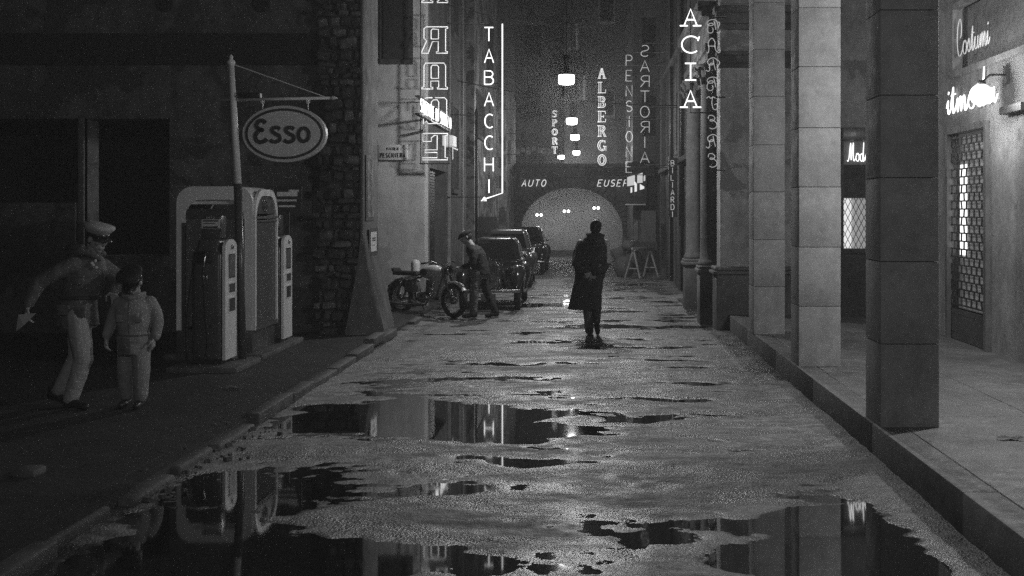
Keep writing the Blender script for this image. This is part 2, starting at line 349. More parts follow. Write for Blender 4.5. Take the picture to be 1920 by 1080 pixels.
# crumbled stretch of the low kerb
cr = MB()
for _ in range(130):
    yy = rnd.uniform(7.6, 10.2); xx = -2.96+rnd.gauss(0, .13); rr = rnd.choice((.006, .008, .01, .012, .016, .022))*rnd.uniform(.7, 1.3)
    q = Matrix.Rotation(rnd.uniform(0, 6), 3, 'Z')@Matrix.Rotation(rnd.uniform(-.5, .5), 3, 'X')
    zz = .02+(.055 if xx < -3.08 else 0); cr.box(xx-rr, xx+rr, yy-rr*.8, yy+rr*.8, zz-rr*.5, zz+rr*.8, q)
cr = cr.build('crumbled_kerb_rubble', kerb_dark); cr['kind'] = 'stuff'; cr['label'] = 'broken bits of kerb strewn along the forecourt edge'
tag(sharp(MB().rbox(-3.96, -3.80, 8.0, 8.2, .06, .13, .025).build('loose_stone_block', kerb_dark)), 'loose stone block lying on the forecourt at the left edge', 'stone block')
# slope between forecourt and road where the kerb is gone
structure(MB().add([(-3.2, -6, .081), (-2.95, -6, -.02), (-2.95, 9.8, -.02), (-3.2, 9.8, .081), (-3.2, -6, -.1), (-3.2, 9.8, -.1)], [(0, 1, 2, 3), (4, 0, 3, 5), (0, 4, 1), (3, 2, 5)]).build('forecourt_edge', forecourt_m))

# ------------------------------------------------------------------ colonnade
for nm, y0, zt, lab in (('a', 8.81, 5.6, 'nearest square stone column, dark in shadow, right of the road'), ('b', 12.28, 5.6, 'middle square stone column, pale and brightly lit, on the pavement edge'), ('c', 15.46, 5.4, 'farthest square stone column, pale, beside the plinth wall')):
    t = thing('square_column', lab, 'column', (2.39, y0+.24, .27), group='square stone columns of the colonnade')
    z = .27; h_ = [.63, .62, .63, .62, .64, .62, .62, .62, .6]
    k = 0
    while z < zt:
        e = rnd.uniform(-.003, .003)
        xr = 2.61 if nm != 'c' else 2.55
        sharp(MB().rbox(2.17+e-(.03 if nm == 'c' else 0), xr+e, y0+e, y0+.48+e, z+.0, z+h_[k % 9]-.005, .006, 2).build('stone_block', concrete, t, world=True)); z += h_[k % 9]; k += 1
    MB().box(2.19, 2.53, y0+.02, y0+.46, .27, z-.1).build('core', kerbstone, t, world=True)
# plinth wall at the end of the colonnade, facing the camera
bw_ = thing('end_wall', 'plastered end wall with plinth and shop opening closing the colonnade', 'building', (3.3, 18.7, .0))
m = MB(); m.box(2.03, 3.9, 18.5, 19.0, .9, 11); m.box(3.9, 8, 18.5, 19.0, 3.2, 11); m.build('wall', plaster_pale, bw_, world=True)
sharp(MB().rbox(1.96, 3.9, 18.38, 19.0, 0, .9, .01).build('plinth', plaster_dark, bw_, world=True))
sharp(MB().rbox(1.90, 3.92, 18.32, 19.0, .9, .955, .02).rbox(1.93, 3.92, 18.35, 19.0, .957, 1.02, .025, 3).build('plinth_moulding', kerbstone, bw_, world=True))
for z0, z1, q in ((4.15, 4.22, .05), (4.22, 4.34, .09), (4.34, 4.40, .14), (4.75, 4.83, .10), (4.83, 5.0, .16), (5.0, 5.1, .22)):
    sharp(MB().rbox(2.03-q*.5, 3.9, 18.5-q, 18.6, z0, z1, .01).build('cornice_moulding', plaster_dark, bw_, world=True))
# shop on the end wall
m = MB().box(3.9, 3.96, 18.42, 18.9, .27, 3.2).box(4.54, 4.6, 18.42, 18.9, .27, 3.2); m.build('door_frame', iron, bw_, world=True)
sharp(MB().rbox(3.92, 4.6, 18.32, 18.5, 3.0, 3.2, .02).build('awning_box', enamel_mid, bw_, world=True))
MB().box(3.96, 4.54, 18.46, 18.5, 2.62, 2.995).build('fascia_board', enamel_mid, bw_, world=True)
MB().box(3.96, 4.54, 18.44, 18.52, 2.1, 2.615).build('transom_panel', wood_dark, bw_, world=True)
sharp(MB().rbox(3.96, 4.54, 18.42, 18.5, 1.22, 1.3, .01).build('window_sill', wood_dark, bw_, world=True))
MB().box(3.96, 4.54, 18.45, 18.52, .27, 1.22).build('lower_panel', wood_dark, bw_, world=True)
MB().box(3.96, 4.54, 18.62, 18.64, 1.3, 2.1).build('lit_curtain', lit_soft, bw_, world=True)
MB().box(4.0, 4.12, 18.60, 18.615, 1.31, 2.09).build('bright_blind', lit_pane, bw_, world=True)
bar = MB().tube([(0, 0, -.5), (0, 0, .5)], .005, 6).build('grille_bar', iron, bw_); bar.location = (-50, 0, 0)
bmsh = bar.data; bpy.data.objects.remove(bar)
for k in range(-6, 9):
    for sg in (-1, 1):
        x0 = 3.96+k*.085
        # line x = x0 + sg*t, z from 1.3 to 2.1, slope 2:1, clipped to the opening
        pts = []
        for j in range(41):
            z = 1.3+.8*j/40; x = x0+(.4*(z-1.3)/.8 if sg > 0 else .4-.4*(z-1.3)/.8)
            if 3.96 <= x <= 4.54: pts.append((x, z))
        if len(pts) > 3:
            (xa, za), (xb, zb) = pts[0], pts[-1]; L_ = math.hypot(xb-xa, zb-za)
            piece(bmsh, ((xa+xb)/2-3.3, 18.46+(.004 if sg > 0 else -.006)-18.7, (za+zb)/2), bw_, (0, math.atan2(xb-xa, zb-za), 0), (1, 1, L_))

# ------------------------------------------------------------------ right shop facade (runs along the street)
rf = thing('shop_facade', 'pale shop front with barred door and upper window, far right', 'building', (4.8, 13, .27))
m = MB()
m.box(4.6, 4.9, 15.1, 18.5, .27, 5.2).box(4.6, 4.9, 15.0, 15.1, 2.95, 5.2).box(4.6, 4.9, 11.0, 15.0, 2.95, 3.6).box(4.6, 4.9, 11.0, 15.0, 4.5, 5.2).box(4.6, 4.9, 14.9, 15.0, 3.6, 4.5).box(4.6, 4.9, 11.0, 11.9, 3.6, 4.5)
m.box(4.6, 4.9, 11.0, 13.55, .27, 2.95).box(4.6, 4.9, 3.0, 10.995, .27, 4.9)
m.build('wall', plaster_pale, rf, world=True)
wf = MB().box(4.56, 4.66, 14.82, 14.9, 3.6, 4.5).box(4.56, 4.66, 11.9, 11.98, 3.6, 4.5).box(4.56, 4.66, 11.98, 14.82, 4.44, 4.5).box(4.53, 4.66, 11.9, 14.9, 3.57, 3.64).build('window_frame', plaster_pale, rf, world=True)
MB().box(4.70, 4.72, 11.98, 14.82, 3.64, 4.44).build('pane', enamel_mid, wf, world=True)
df = MB().box(4.55, 4.68, 15.02, 15.1, .27, 2.95).box(4.55, 4.68, 13.55, 13.63, .27, 2.95).box(4.55, 4.68, 13.63, 15.02, 2.87, 2.95).build('door_frame', enamel_mid, rf, world=True)
dr = MB().box(4.60, 4.63, 13.63, 15.02, .28, .36).box(4.60, 4.63, 13.63, 15.02, .60, .66).box(4.6, 4.625, 13.66, 15.0, .365, .595).build('door_board', wood_dark, rf, world=True)
hb = MB().box(-.008, .008, -.5, .5, -.009, .009).build('grille_bar', iron, rf); hm = hb.data; bpy.data.objects.remove(hb)
zz = .72; row = 0
while zz < 2.86:
    piece(hm, (4.61-4.8, 14.325-13, zz-.27), rf, (0, 0, 0), (1, 1.39, 1))
    yv = 13.63+(.11 if row % 2 else .02)
    while yv < 15.0 and zz < 2.78:
        piece(hm, (4.605-4.8, yv-13, zz+.05-.27), rf, (R(90)+rnd.uniform(-.3, .3), 0, 0), (1, .1, 1)); yv += .19
    zz += .1; row += 1
MB().box(5.5, 5.52, 12.0, 18.4, .27, 2.9).box(4.9, 5.5, 18.38, 18.4, .27, 2.9).build('interior_wall', plaster_dark, rf, world=True)
MB().box(4.70, 4.71, 13.63, 15.02, .66, 2.87).build('door_blind', E('blind_glow', .045), rf, world=True)
MB().box(4.685, 4.699, 14.68, 14.92, 1.34, 2.48).build('light_strip', E('shop_tube', 1.6), rf, world=True)
# floor & goods seen inside
MB().box(4.9, 5.5, 11.0, 18.4, .2, .268).build('shop_floor', forecourt_m, rf, world=True)

def wall_globe(loc, label, power, sc=1.0, vis=1):
    x, y, z = loc
    g = thing('globe_lamp', label, 'lamp', (x, y, z), group='globe lamps on the right hand shop front')
    MB().ball((0, 0, 0), .125*sc).build('globe', globe_m, g, True)
    MB().tube([(4.6-x, 0, .22), (.1, 0, .22), (0, 0, .13)], .012, 8).lathe([(.04, .11), (.055, .13), (.02, .16)]).build('arm', iron, g, True)
    MB().box(4.56-x, 4.6-x, -.05, .05, .12, .32).build('wall_plate', iron, g)
    if power:
        l = bpy.data.lights.new('globe_light', 'POINT'); l.energy = power; l.shadow_soft_size = .1
        lo = bpy.data.objects.new('globe_light', l); C.objects.link(lo); lo.parent = g; lo.location = (-.2*sc, 0, -.02)
    return g
wall_globe((4.3, 12.95, 3.18), 'glowing round globe lamp on the wall below the upper shop window', 45)
wall_globe((4.25, 9.85, 3.55), 'unseen globe lamp, assumed on the near shop wall beyond the right edge', 310)  # unseen lamp added here, assumed from the light on columns, pumps and figures
tag(MB().box(4.5, 4.6, 12.3, 12.95, 2.96, 3.04).build('small_sign_box', iron), 'small dark sign box under the globe lamp', 'sign')

# ------------------------------------------------------------------ neon lettering
def arc(cx, cy, rx, ry, a0, a1, n=9): return [(cx+rx*math.cos(R(a0+(a1-a0)*k/n)), cy+ry*math.sin(R(a0+(a1-a0)*k/n))) for k in range(n+1)]
W_ = .62
SANS = {
 'A': [[(0, 0), (.31, 1), (.62, 0)], [(.11, .35), (.51, .35)]],
 'B': [[(0, 0), (0, 1), (.34, 1)]+arc(.34, .77, .23, .23, 80, -90)+[(0, .54)], [(.34, .54)]+arc(.34, .27, .27, .27, 85, -90)+[(0, 0)]],
 'C': [arc(.36, .5, .34, .5, 55, 305, 14)],
 'D': [[(0, 0), (0, 1), (.3, 1)]+arc(.3, .5, .32, .5, 85, -85, 12)+[(0, 0)]],
 'E': [[(.55, 1), (0, 1), (0, 0), (.55, 0)], [(0, .52), (.42, .52)]],
 'H': [[(0, 0), (0, 1)], [(.6, 0), (.6, 1)], [(0, .5), (.6, .5)]],
 'I': [[(.3, 0), (.3, 1)]],
 'L': [[(0, 1), (0, 0), (.52, 0)]],
 'N': [[(0, 0), (0, 1), (.58, 0), (.58, 1)]],
 'O': [arc(.31, .5, .31, .5, 90, 450, 18)],
 'P': [[(0, 0), (0, 1), (.32, 1)]+arc(.32, .74, .26, .26, 80, -90)+[(0, .48)]],
 'R': [[(0, 0), (0, 1), (.32, 1)]+arc(.32, .75, .25, .25, 80, -90)+[(0, .5)], [(.28, .5), (.6, 0)]],
 'S': [arc(.3, .75, .26, .25, 40, 270, 10)+arc(.3, .25, .28, .25, 90, -140, 10)],
 'T': [[(0, 1), (.6, 1)], [(.3, 1), (.3, 0)]],
 'U': [[(0, 1), (0, .3)]+arc(.29, .3, .29, .3, 180, 360, 9)+[(.58, 1)]],
 'V': [[(0, 1), (.3, 0), (.6, 1)]],
 'Z': [[(0, 1), (.58, 1), (0, 0), (.58, 0)]],
 'F': [[(.55, 1), (0, 1), (0, 0)], [(0, .52), (.42, .52)]],
 'M': [[(0, 0), (0, 1), (.35, .4), (.7, 1), (.7, 0)]]}
SERIF = {'A': [[(.12, 0), (.4, 1), (.68, 0)], [(.21, .36), (.59, .36)], [(-.06, 0), (.28, 0)], [(.5, 0), (.86, 0)]],
 'C': [arc(.42, .5, .4, .5, 40, 310, 16), [(.72, .72), (.78, .98)]],
 'I': [[(.4, 0), (.4, 1)], [(.16, 0), (.64, 0)], [(.16, 1), (.64, 1)]],
 'M': [[(.08, 0), (.12, 1), (.4, .3), (.68, 1), (.72, 0)], [(-.04, 0), (.2, 0)], [(.6, 0), (.84, 0)]],
 'R': [[(.12, 0), (.12, 1), (.4, 1)]+arc(.4, .75, .26, .25, 80, -90)+[(.12, .5)], [(.4, .5), (.72, 0), (.84, 0)], [(0, 0), (.26, 0)]],
 'F': [[(.7, .85), (.7, 1), (.14, 1), (.14, 0)], [(.14, .52), (.5, .52)], [(0, 0), (.3, 0)]]}
def dbl(segs, g=.09):
    out = []
    for (a, b) in segs:
        dx, dy = b[0]-a[0], b[1]-a[1]; l = math.hypot(dx, dy); n_ = (-dy/l*g, dx/l*g)
        out += [[(a[0]+n_[0], a[1]+n_[1]), (b[0]+n_[0], b[1]+n_[1])], [(a[0]-n_[0], a[1]-n_[1]), (b[0]-n_[0], b[1]-n_[1])]]
    return out
SLAB = {'A': dbl([((.14, .05), (.38, .95)), ((.62, .05), (.38, .95))], .05)+[[(.24, .38), (.56, .38)], [(0, 0), (.3, 0)], [(.46, 0), (.8, 0)]],
 'L': dbl([((.2, 0), (.2, 1))])+[[(0, 1), (.42, 1)], [(0, 0), (.74, 0), (.74, .3)]],
 'B': dbl([((.2, 0), (.2, 1))])+[[(0, 1), (.45, 1)]+arc(.45, .76, .22, .24, 80, -90)+[(.29, .52)], [(.45, .52)]+arc(.45, .26, .27, .26, 85, -90)+[(0, 0)], arc(.42, .76, .1, .13, 90, -90, 6), arc(.43, .26, .13, .14, 90, -90, 6)],
 'E': dbl([((.2, 0), (.2, 1))])+[[(0, 1), (.72, 1), (.72, .74)], [(0, 0), (.74, 0), (.74, .28)], [(.29, .5), (.54, .5)], [(.54, .38), (.54, .62)]],
 'R': dbl([((.2, 0), (.2, 1))])+[[(0, 1), (.45, 1)]+arc(.45, .75, .23, .25, 80, -90)+[(.29, .5)], arc(.42, .75, .11, .13, 90, -90, 6), [(0, 0), (.38, 0)]]+dbl([((.46, .48), (.66, .04))], .06)+[[(.56, 0), (.82, 0)]],
 'G': [arc(.4, .5, .38, .5, 48, 300, 14), arc(.42, .5, .22, .38, 60, 300, 12), [(.68, .72), (.68, .98)], [(.5, .42), (.82, .42)], [(.62, .42), (.62, .05)], [(.76, .42), (.76, 0)]],
 'O': [arc(.4, .5, .38, .5, 90, 450, 18), arc(.4, .5, .2, .37, 90, 450, 16)],
 'S': [arc(.38, .75, .28, .25, 30, 270, 9)+arc(.38, .25, .3, .25, 90, -150, 9), arc(.38, .76, .15, .13, 30, 250, 6)+arc(.38, .25, .16, .13, 70, -150, 6), [(.68, .7), (.68, 1)], [(.06, 0), (.06, .3)]],
 'P': dbl([((.2, 0), (.2, 1))])+[[(0, 1), (.45, 1)]+arc(.45, .74, .25, .26, 80, -90)+[(.29, .48)], arc(.42, .74, .12, .14, 90, -90, 6), [(0, 0), (.42, 0)]],
 'T': dbl([((.4, 0), (.4, 1))])+[[(.02, .74), (.02, 1), (.78, 1), (.78, .74)], [(.2, 0), (.6, 0)]]}
OUTL = {  # outlined letters of the garage sign, as read from behind (already mirrored)
 'A': [[(.0, 0), (.34, 0)], [(.02, 0), (.02, .06), (.1, .08), (.1, .88), (.16, .98), (.86, .98), (.92, .88), (.92, .08), (1.0, .06), (1.0, 0), (.6, 0), (.6, .05), (.66, .07), (.66, .3), (.36, .3), (.36, .07), (.44, .05), (.44, 0), (.34, 0)], [(.37, .4), (.65, .4), (.65, .84), (.6, .9), (.42, .9), (.37, .84), (.37, .4)]],
 'R': [[(1.0, 1), (.2, 1), (.1, .93), (.1, .56), (.2, .47), (.02, .06), (.0, 0), (.28, 0), (.28, .06), (.42, .44), (.64, .44), (.64, .07), (.56, .05), (.56, 0), (1.0, 0), (1, .05), (.92, .08), (.92, .92), (1, .95), (1, 1)], [(.37, .54), (.65, .54), (.65, .9), (.42, .92), (.37, .86), (.37, .54)]],
 'G': [[(.42, 1), (.18, 1), (.1, .94), (.1, .66)], [(.52, 1), (.88, 1), (.96, .92), (.96, .02), (.26, .02), (.2, .12), (.08, 0), (.08, .3), (.0, .3), (.0, .36), (.16, .36)], [(.38, .3), (.38, .14), (.46, .07), (.6, .07), (.66, .14), (.66, .84), (.6, .92), (.46, .92), (.38, .84), (.38, .6)]],
 'E': [[(1, 1), (.06, 1), (.06, .7), (.38, .7), (.38, .84), (.5, .93), (.6, .93), (.6, .38), (.14, .38), (.14, .28), (.6, .28), (.6, .08), (.04, .08), (.04, 0), (1, 0), (1, .08), (.9, .08), (.9, .92), (1, .95), (1, 1)]]}
SCR = {  # curled script letters, mirrored as seen from behind
 'B': [[(.95, .35), (.8, .9), (.45, 1), (.1, .9), (.0, .7), (.2, .55), (.5, .6), (.45, .72), (.2, .7), (.05, .5), (.0, .2), (.15, .02), (.4, .02), (.5, .2), (.45, .4)], [(.55, .9), (.65, .6), (.72, .25)], [(.8, .05), (1, .0), (1.1, .15)], [(.95, .85), (1.05, .7), (.98, .5)]],
 'A': [[(-.05, -.05), (.1, -.02), (.15, .3), (.1, .7), (.3, 1), (.5, 1), (.65, .75), (.65, .4), (.75, .1), (.9, .02)], [(.1, .45), (.72, .45)], [(.9, .85), (1.0, .65), (.95, .5)], [(.9, -.05), (1.05, 0), (1.1, .2)]],
 'R': [[(.9, .8), (.6, 1), (.25, .95), (.05, .75), (.15, .5), (.45, .5), (.5, .6), (.3, .6), (.2, .45), (.22, .15), (.1, 0), (-.1, .1)], [(.5, .9), (.58, .5), (.7, .1)], [(.9, .85), (1.05, .65), (.95, .45)], [(.95, -.02), (1.1, .15)]],
 'I': [[(-.05, .85), (.15, .98), (.3, .85), (.5, .95), (.7, .85)], [(.45, .92), (.4, .5), (.5, .1), (.7, 0), (.85, .2), (.8, .45), (.6, .35)]],
 'E': [[(.1, .75), (.15, .98), (.45, 1), (.65, .8), (.5, .6), (.25, .6), (.3, .7), (.55, .62), (.8, .4), (.75, .12), (.45, 0), (.2, .08)]]}
def smooth_line(p, n=5):
    if len(p) < 3: return p
    q = [p[0]]+list(p)+[p[-1]]; out = []
    for i in range(1, len(q)-2):
        for k in range(n):
            t = k/n; a, b, c_, d_ = q[i-1], q[i], q[i+1], q[i+2]
            out.append(tuple(.5*((2*b[j])+(-a[j]+c_[j])*t+(2*a[j]-5*b[j]+4*c_[j]-d_[j])*t*t+(-a[j]+3*b[j]-3*c_[j]+d_[j])*t**3) for j in (0, 1)))
    return out+[p[-1]]
def letter(strokes, sx, sz, r, mat, parent, org, ax=Vector((1, 0, 0)), shear=0., sm=False, name='neon_letter', n=6):
    mb = MB()
    for st in strokes:
        p = smooth_line(st) if sm else st
        mb.tube([Vector(org)+ax*((a+shear*b)*sx)+Vector((0, 0, b*sz)) for a, b in p], r, n)
    return mb.build(name, mat, parent, True, world=True)
def vsign(text, font, label, Y, X, ztop, pitch, h, wd, r, mat, wallx, mirror=False, sm=False, adv=.62, grp='vertical neon signs'):
    """vertical sign hung on brackets from a wall at x = wallx; X is the letters' centre line"""
    t = thing('neon_sign', label, 'neon sign', (X, Y, ztop-pitch*len(text)/2), group=grp)
    ax = Vector((-1, 0, 0)) if mirror else Vector((1, 0, 0)); sg = -1 if mirror else 1
    for i_, ch in enumerate(text):
        if ch == 'I' and font is SANS: wch = .6
        else: wch = adv
        letter(font[ch], wd/adv, h, r, mat, t, (X-sg*wd*wch/adv/2, Y, ztop-i_*pitch-h/2), ax, sm=sm)
    zb = ztop-(len(text)-.5)*pitch
    m = MB()
    for z in (ztop+pitch*.5, (ztop+zb)/2+.02, zb):
        m.tube([(wallx, Y+.05, z), (X, Y+.05, z)], .010, 6)
    m.tube([(X, Y+.05, ztop+pitch*.5), (X, Y+.05, zb)], .008, 6)
    m.build('bracket', iron, t, world=True); return t
# --- garage sign
t = thing('garage_sign', 'tall vertical neon garage sign in outlined mirrored letters', 'neon sign', (-2.97, 22.2, 4.5))
for ch, yc in (('G', -83), ('A', -20), ('R', 75), ('A', 142), ('G', 208), ('E', 275)) :
    if yc == -83: continue
    z = 1.9+(395-yc)*22.2/2200; hh = .50
    letter(OUTL[ch], .50, hh, .009, neon_mid, t, (-3.22, 22.2, z-hh/2), name='neon_letter')
z = 1.9+(395+20)*22.2/2200
letter(OUTL['G'], .50, .5, .009, neon_mid, t, (-3.22, 22.2, z+.67-.25))
MB().box(-3.245, -3.23, 22.23, 22.25, 2.8, 7).box(-2.71, -2.695, 22.23, 22.25, 2.8, 7).box(-3.26, -2.68, 22.23, 22.26, 2.78, 2.8).box(-3.22, -3.18, 22.27, 22.6, 6.0, 6.04).box(-3.26, -3.20, 22.27, 22.6, 3.4, 3.44).build('sign_frame', iron, t, world=True)
# --- station sign along the facade
t = thing('service_sign', 'long bright neon service station lettering running along the garage wall', 'neon sign', (-3.1, 23.6, 3.7))
yy = 21.3
for ch in 'STAZIONE DI SERVIZIO':
    if ch != ' ': letter(SANS[ch], .26 if ch != 'I' else .2, .24, .010, neon_hi, t, (-3.1, yy, 3.70), Vector((0, 1, 0)))
    yy += .235 if ch != ' ' else .22
MB().box(-3.2, -3.11, 21.25, 25.9, 3.64, 3.67).box(-3.2, -3.11, 21.25, 25.9, 3.97, 3.99).build('sign_rail', iron, t, world=True)
t = thing('lit_sign_panel', 'small glowing panel sign beyond the garage lettering', 'sign', (-2.95, 26, 3.3))
MB().box(-3.2, -2.98, 25.2, 25.9, 3.30, 3.52).build('panel', E('panel_glow', .35), t, world=True)
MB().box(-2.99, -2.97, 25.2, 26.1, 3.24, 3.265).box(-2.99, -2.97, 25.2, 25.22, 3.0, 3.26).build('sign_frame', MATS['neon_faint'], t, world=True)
# --- tabacchi
t = vsign('TABACCHI', SANS, 'tall vertical neon tobacconist sign ending in an arrow', 26, -2.27, 5.81, .481, .30, .20, .013, neon_hi, -3.2)
MB().tube([(-1.974, 26, 6.04), (-1.974, 26, 2.29), (-2.40, 26, 2.145)], .014, 8).tube([(-2.37, 26, 2.20), (-2.44, 26, 2.115), (-2.33, 26, 2.12), (-2.37, 26, 2.20)], .012, 8).build('neon_arrow', neon_hi, t, True, world=True)
MB().tube([(-2.56, 26.1, .8), (-2.56, 26.1, 4.05)], .03, 8).lathe([(.03, 0), (.045, .03), (.005, .16)], (-2.56, 26.1, 4.03)).build('mast', iron, t, True, world=True)
vsign('ALBERGO', SLAB, 'neon hotel sign in double outlined slab letters over the middle of the street', 30, .27, 5.42, .371, .27, .22, .010, neon_mid, 1.95, adv=.8)
vsign('SPORT', SLAB, 'smallest vertical neon sign, beyond the hanging lamps, on the left', 38, -1.19, 5.04, .294, .21, .19, .011, neon_lo, -2.8, adv=.8)
vsign('PENSIONE', SANS, 'vertical neon boarding house sign left of the mirrored tailor sign', 31, 1.0, 5.87, .403, .28, .17, .011, neon_lo, 2.0)
vsign('SARTORIA', SANS, 'mirrored vertical neon tailor sign on the right facade', 26.5, 1.205, 5.51, .344, .25, .20, .009, neon_lo, 2.0, mirror=True)
vsign('FARMACIA', SERIF, 'brightest vertical neon sign, serif pharmacy letters cut by the top of the view', 19, 1.605, 5.03+4*.44, .44, .27, .30, .011, neon_hi, 2.0, adv=.8)
vsign('BARBIERE', SCR, 'mirrored curly script neon barber sign beside the round columns', 17.5, 1.81, 4.65, .286, .2, .17, .006, neon_lo, 2.0, mirror=False, sm=True, adv=.95)
t = thing('arch_lettering', 'slanted neon lettering flanking the street arch', 'neon sign', (-.6, 42.85, 2.8))
for tx, x0 in (('AUTO', -2.55), ('EUSEPPE', .215)):
    for k, ch in enumerate(tx):
        letter(SANS[ch], .24, .235, .014, neon_mid, t, (x0+k*.235, 42.85, 2.79), shear=.25)
t = thing('billiards_sign', 'narrow upright dark box sign with small neon letters on the right facade', 'neon sign', (1.87, 27, 2.3))
MB().box(1.78, 1.98, 27.02, 27.10, 1.75, 3.12).build('sign_box', iron, t, world=True)
for k, ch in enumerate('BILIARDI'): letter(SANS[ch], .12, .125, .008, neon_lo, t, (1.83 if ch != 'I' else 1.83, 27, 2.93-k*.168))
# --- script signs, right facade
def script(name, label, words_, org, ax, sx, sz, r, mat, glue=None):
    t = thing(name, label, 'neon sign', org)
    for st, off in words_:
        letter([[(a+off, b) for a, b in s] for s in st], sx, sz, r, mat, t, org, ax, sm=True)
    return t
lc = {'o': [[(.0, .2), (.1, .42), (.3, .42), (.38, .2), (.28, .0), (.1, .02), (.0, .2), (.12, .4), (.4, .35), (.5, .3)]],
 'r': [[(-.05, .05), (.1, .42), (.14, .3), (.3, .38), (.26, .1), (.36, .0), (.5, .15)]],
 'f': [[(-.05, .2), (.15, .6), (.28, 1.0), (.2, 1.15), (.1, .9), (.1, -.2), (.18, -.35), (.28, -.1), (.4, .2)]],
 'u': [[(-.05, .2), (.08, .42), (.04, .1), (.14, .0), (.3, .12), (.36, .42), (.34, .08), (.42, .0), (.55, .2)]],
 'm': [[(-.05, .1), (.06, .42), (.06, .0), (.2, .42), (.28, .38), (.28, .0), (.42, .42), (.5, .38), (.5, .04), (.6, .0), (.7, .2)]],
 'i': [[(-.05, .2), (.06, .42), (.04, .08), (.12, .0), (.26, .2)], [(.07, .62), (.1, .7)]],
 't': [[(-.05, .2), (.12, .8), (.08, .1), (.16, .0), (.3, .2)], [(-.02, .55), (.26, .58)]],
 'd': [[(.32, .3), (.2, .42), (.04, .35), (0, .15), (.1, .0), (.28, .1), (.42, 1.1), (.34, .1), (.42, .0), (.54, .2)]],
 'a': [[(.32, .3), (.2, .42), (.04, .35), (0, .15), (.1, .0), (.28, .1), (.36, .42), (.34, .08), (.42, .0), (.54, .2)]],
 'C': [[(.45, 1.0), (.3, 1.25), (.05, 1.0), (-.02, .5), (.12, .05), (.35, .0), (.6, .2)], [(.45, 1.0), (.42, .7), (.3, .6)]],
 's': [[(-.05, .1), (.15, .45), (.2, .3), (.28, .1), (.15, 0), (.05, .08), (.3, .05), (.45, .2)]],
 'P': [[(.25, .0), (.3, .5), (.4, 1.0)], [(.25, .5), (.0, .6), (.0, .95), (.3, 1.2), (.65, 1.15), (.75, .85), (.55, .55), (.35, .5)]],
 'M': [[(-.1, .05), (-.02, -.02), (.1, .2), (.3, 1.05), (.34, .05), (.5, .7), (.62, 1.05), (.6, .2), (.7, 0), (.85, .15)]],
 'N': [[(-.1, .05), (.05, .0), (.25, .9), (.3, .7), (.4, .05), (.55, .9), (.7, 1.0)]]}
script('perfume_shop_script', 'faint handwritten neon word across the upper shop window', [(lc['C'], 0), (lc['o'], .6), (lc['s'], 1.08), (lc['t'], 1.5), (lc['u'], 1.8), (lc['m'], 2.35), (lc['i'], 3.05)], (4.56, 14.62, 3.82), Vector((0, -1, 0)), .36, .36, .006, neon_lo)
script('fashion_shop_script', 'bright handwritten neon word on the fascia above the barred door', [(lc['i'], 0), (lc['t'], .28), (lc['m'], .62), (lc['o'], 1.34), (lc['d'], 1.85), (lc['a'], 2.45)], (4.55, 15.0, 3.13), Vector((0, -1, 0)), .62, .40, .009, neon_hi)
script('end_shop_script', 'small bright handwritten neon word over the lattice window', [(lc['M'], 0), (lc['o'], .9), (lc['d'], 1.4), (lc['a'], 2.0), (lc['N'], 2.75)], (4.03, 18.42, 2.68), Vector((1, 0, 0)), .135, .27, .006, neon_hi)
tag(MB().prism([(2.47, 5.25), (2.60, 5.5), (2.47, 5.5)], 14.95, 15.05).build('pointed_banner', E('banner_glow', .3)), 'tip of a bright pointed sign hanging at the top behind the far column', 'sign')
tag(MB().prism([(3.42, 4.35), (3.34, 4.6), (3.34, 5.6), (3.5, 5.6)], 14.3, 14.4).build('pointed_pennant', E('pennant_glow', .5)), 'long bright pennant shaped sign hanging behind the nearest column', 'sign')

# ------------------------------------------------------------------ right buildings beyond the colonnade
def pane_window(x, y0, y1, z0, z1, parent, side, frame=plaster, pane=void_m):
    """window on a wall that runs along the street; side=+1 faces +x"""
    e = .03*side
    f = MB().box(min(x, x+e), max(x, x+e), y0-.08, y0, z0-.08, z1+.08).box(min(x, x+e), max(x, x+e), y1, y1+.08, z0-.08, z1+.08).box(min(x, x+e), max(x, x+e), y0, y1, z1, z1+.08).box(min(x, x+2*e), max(x, x+2*e), y0-.1, y1+.1, z0-.1, z0).build('window', frame, parent, world=True)
    MB().box(min(x+e*.1, x+e*.4), max(x+e*.1, x+e*.4), y0, y1, z0, z1).build('pane', pane, f, world=True)
r1 = thing('stone_building', 'tall building with round attached columns and neon signs, right', 'building', (2.4, 24, 0))
m = MB().box(2.18, 6, 19.0, 24, 0, 11).box(2.18, 6, 24, 36, 0, 10); m.build('wall', plaster_dark, r1, world=True)
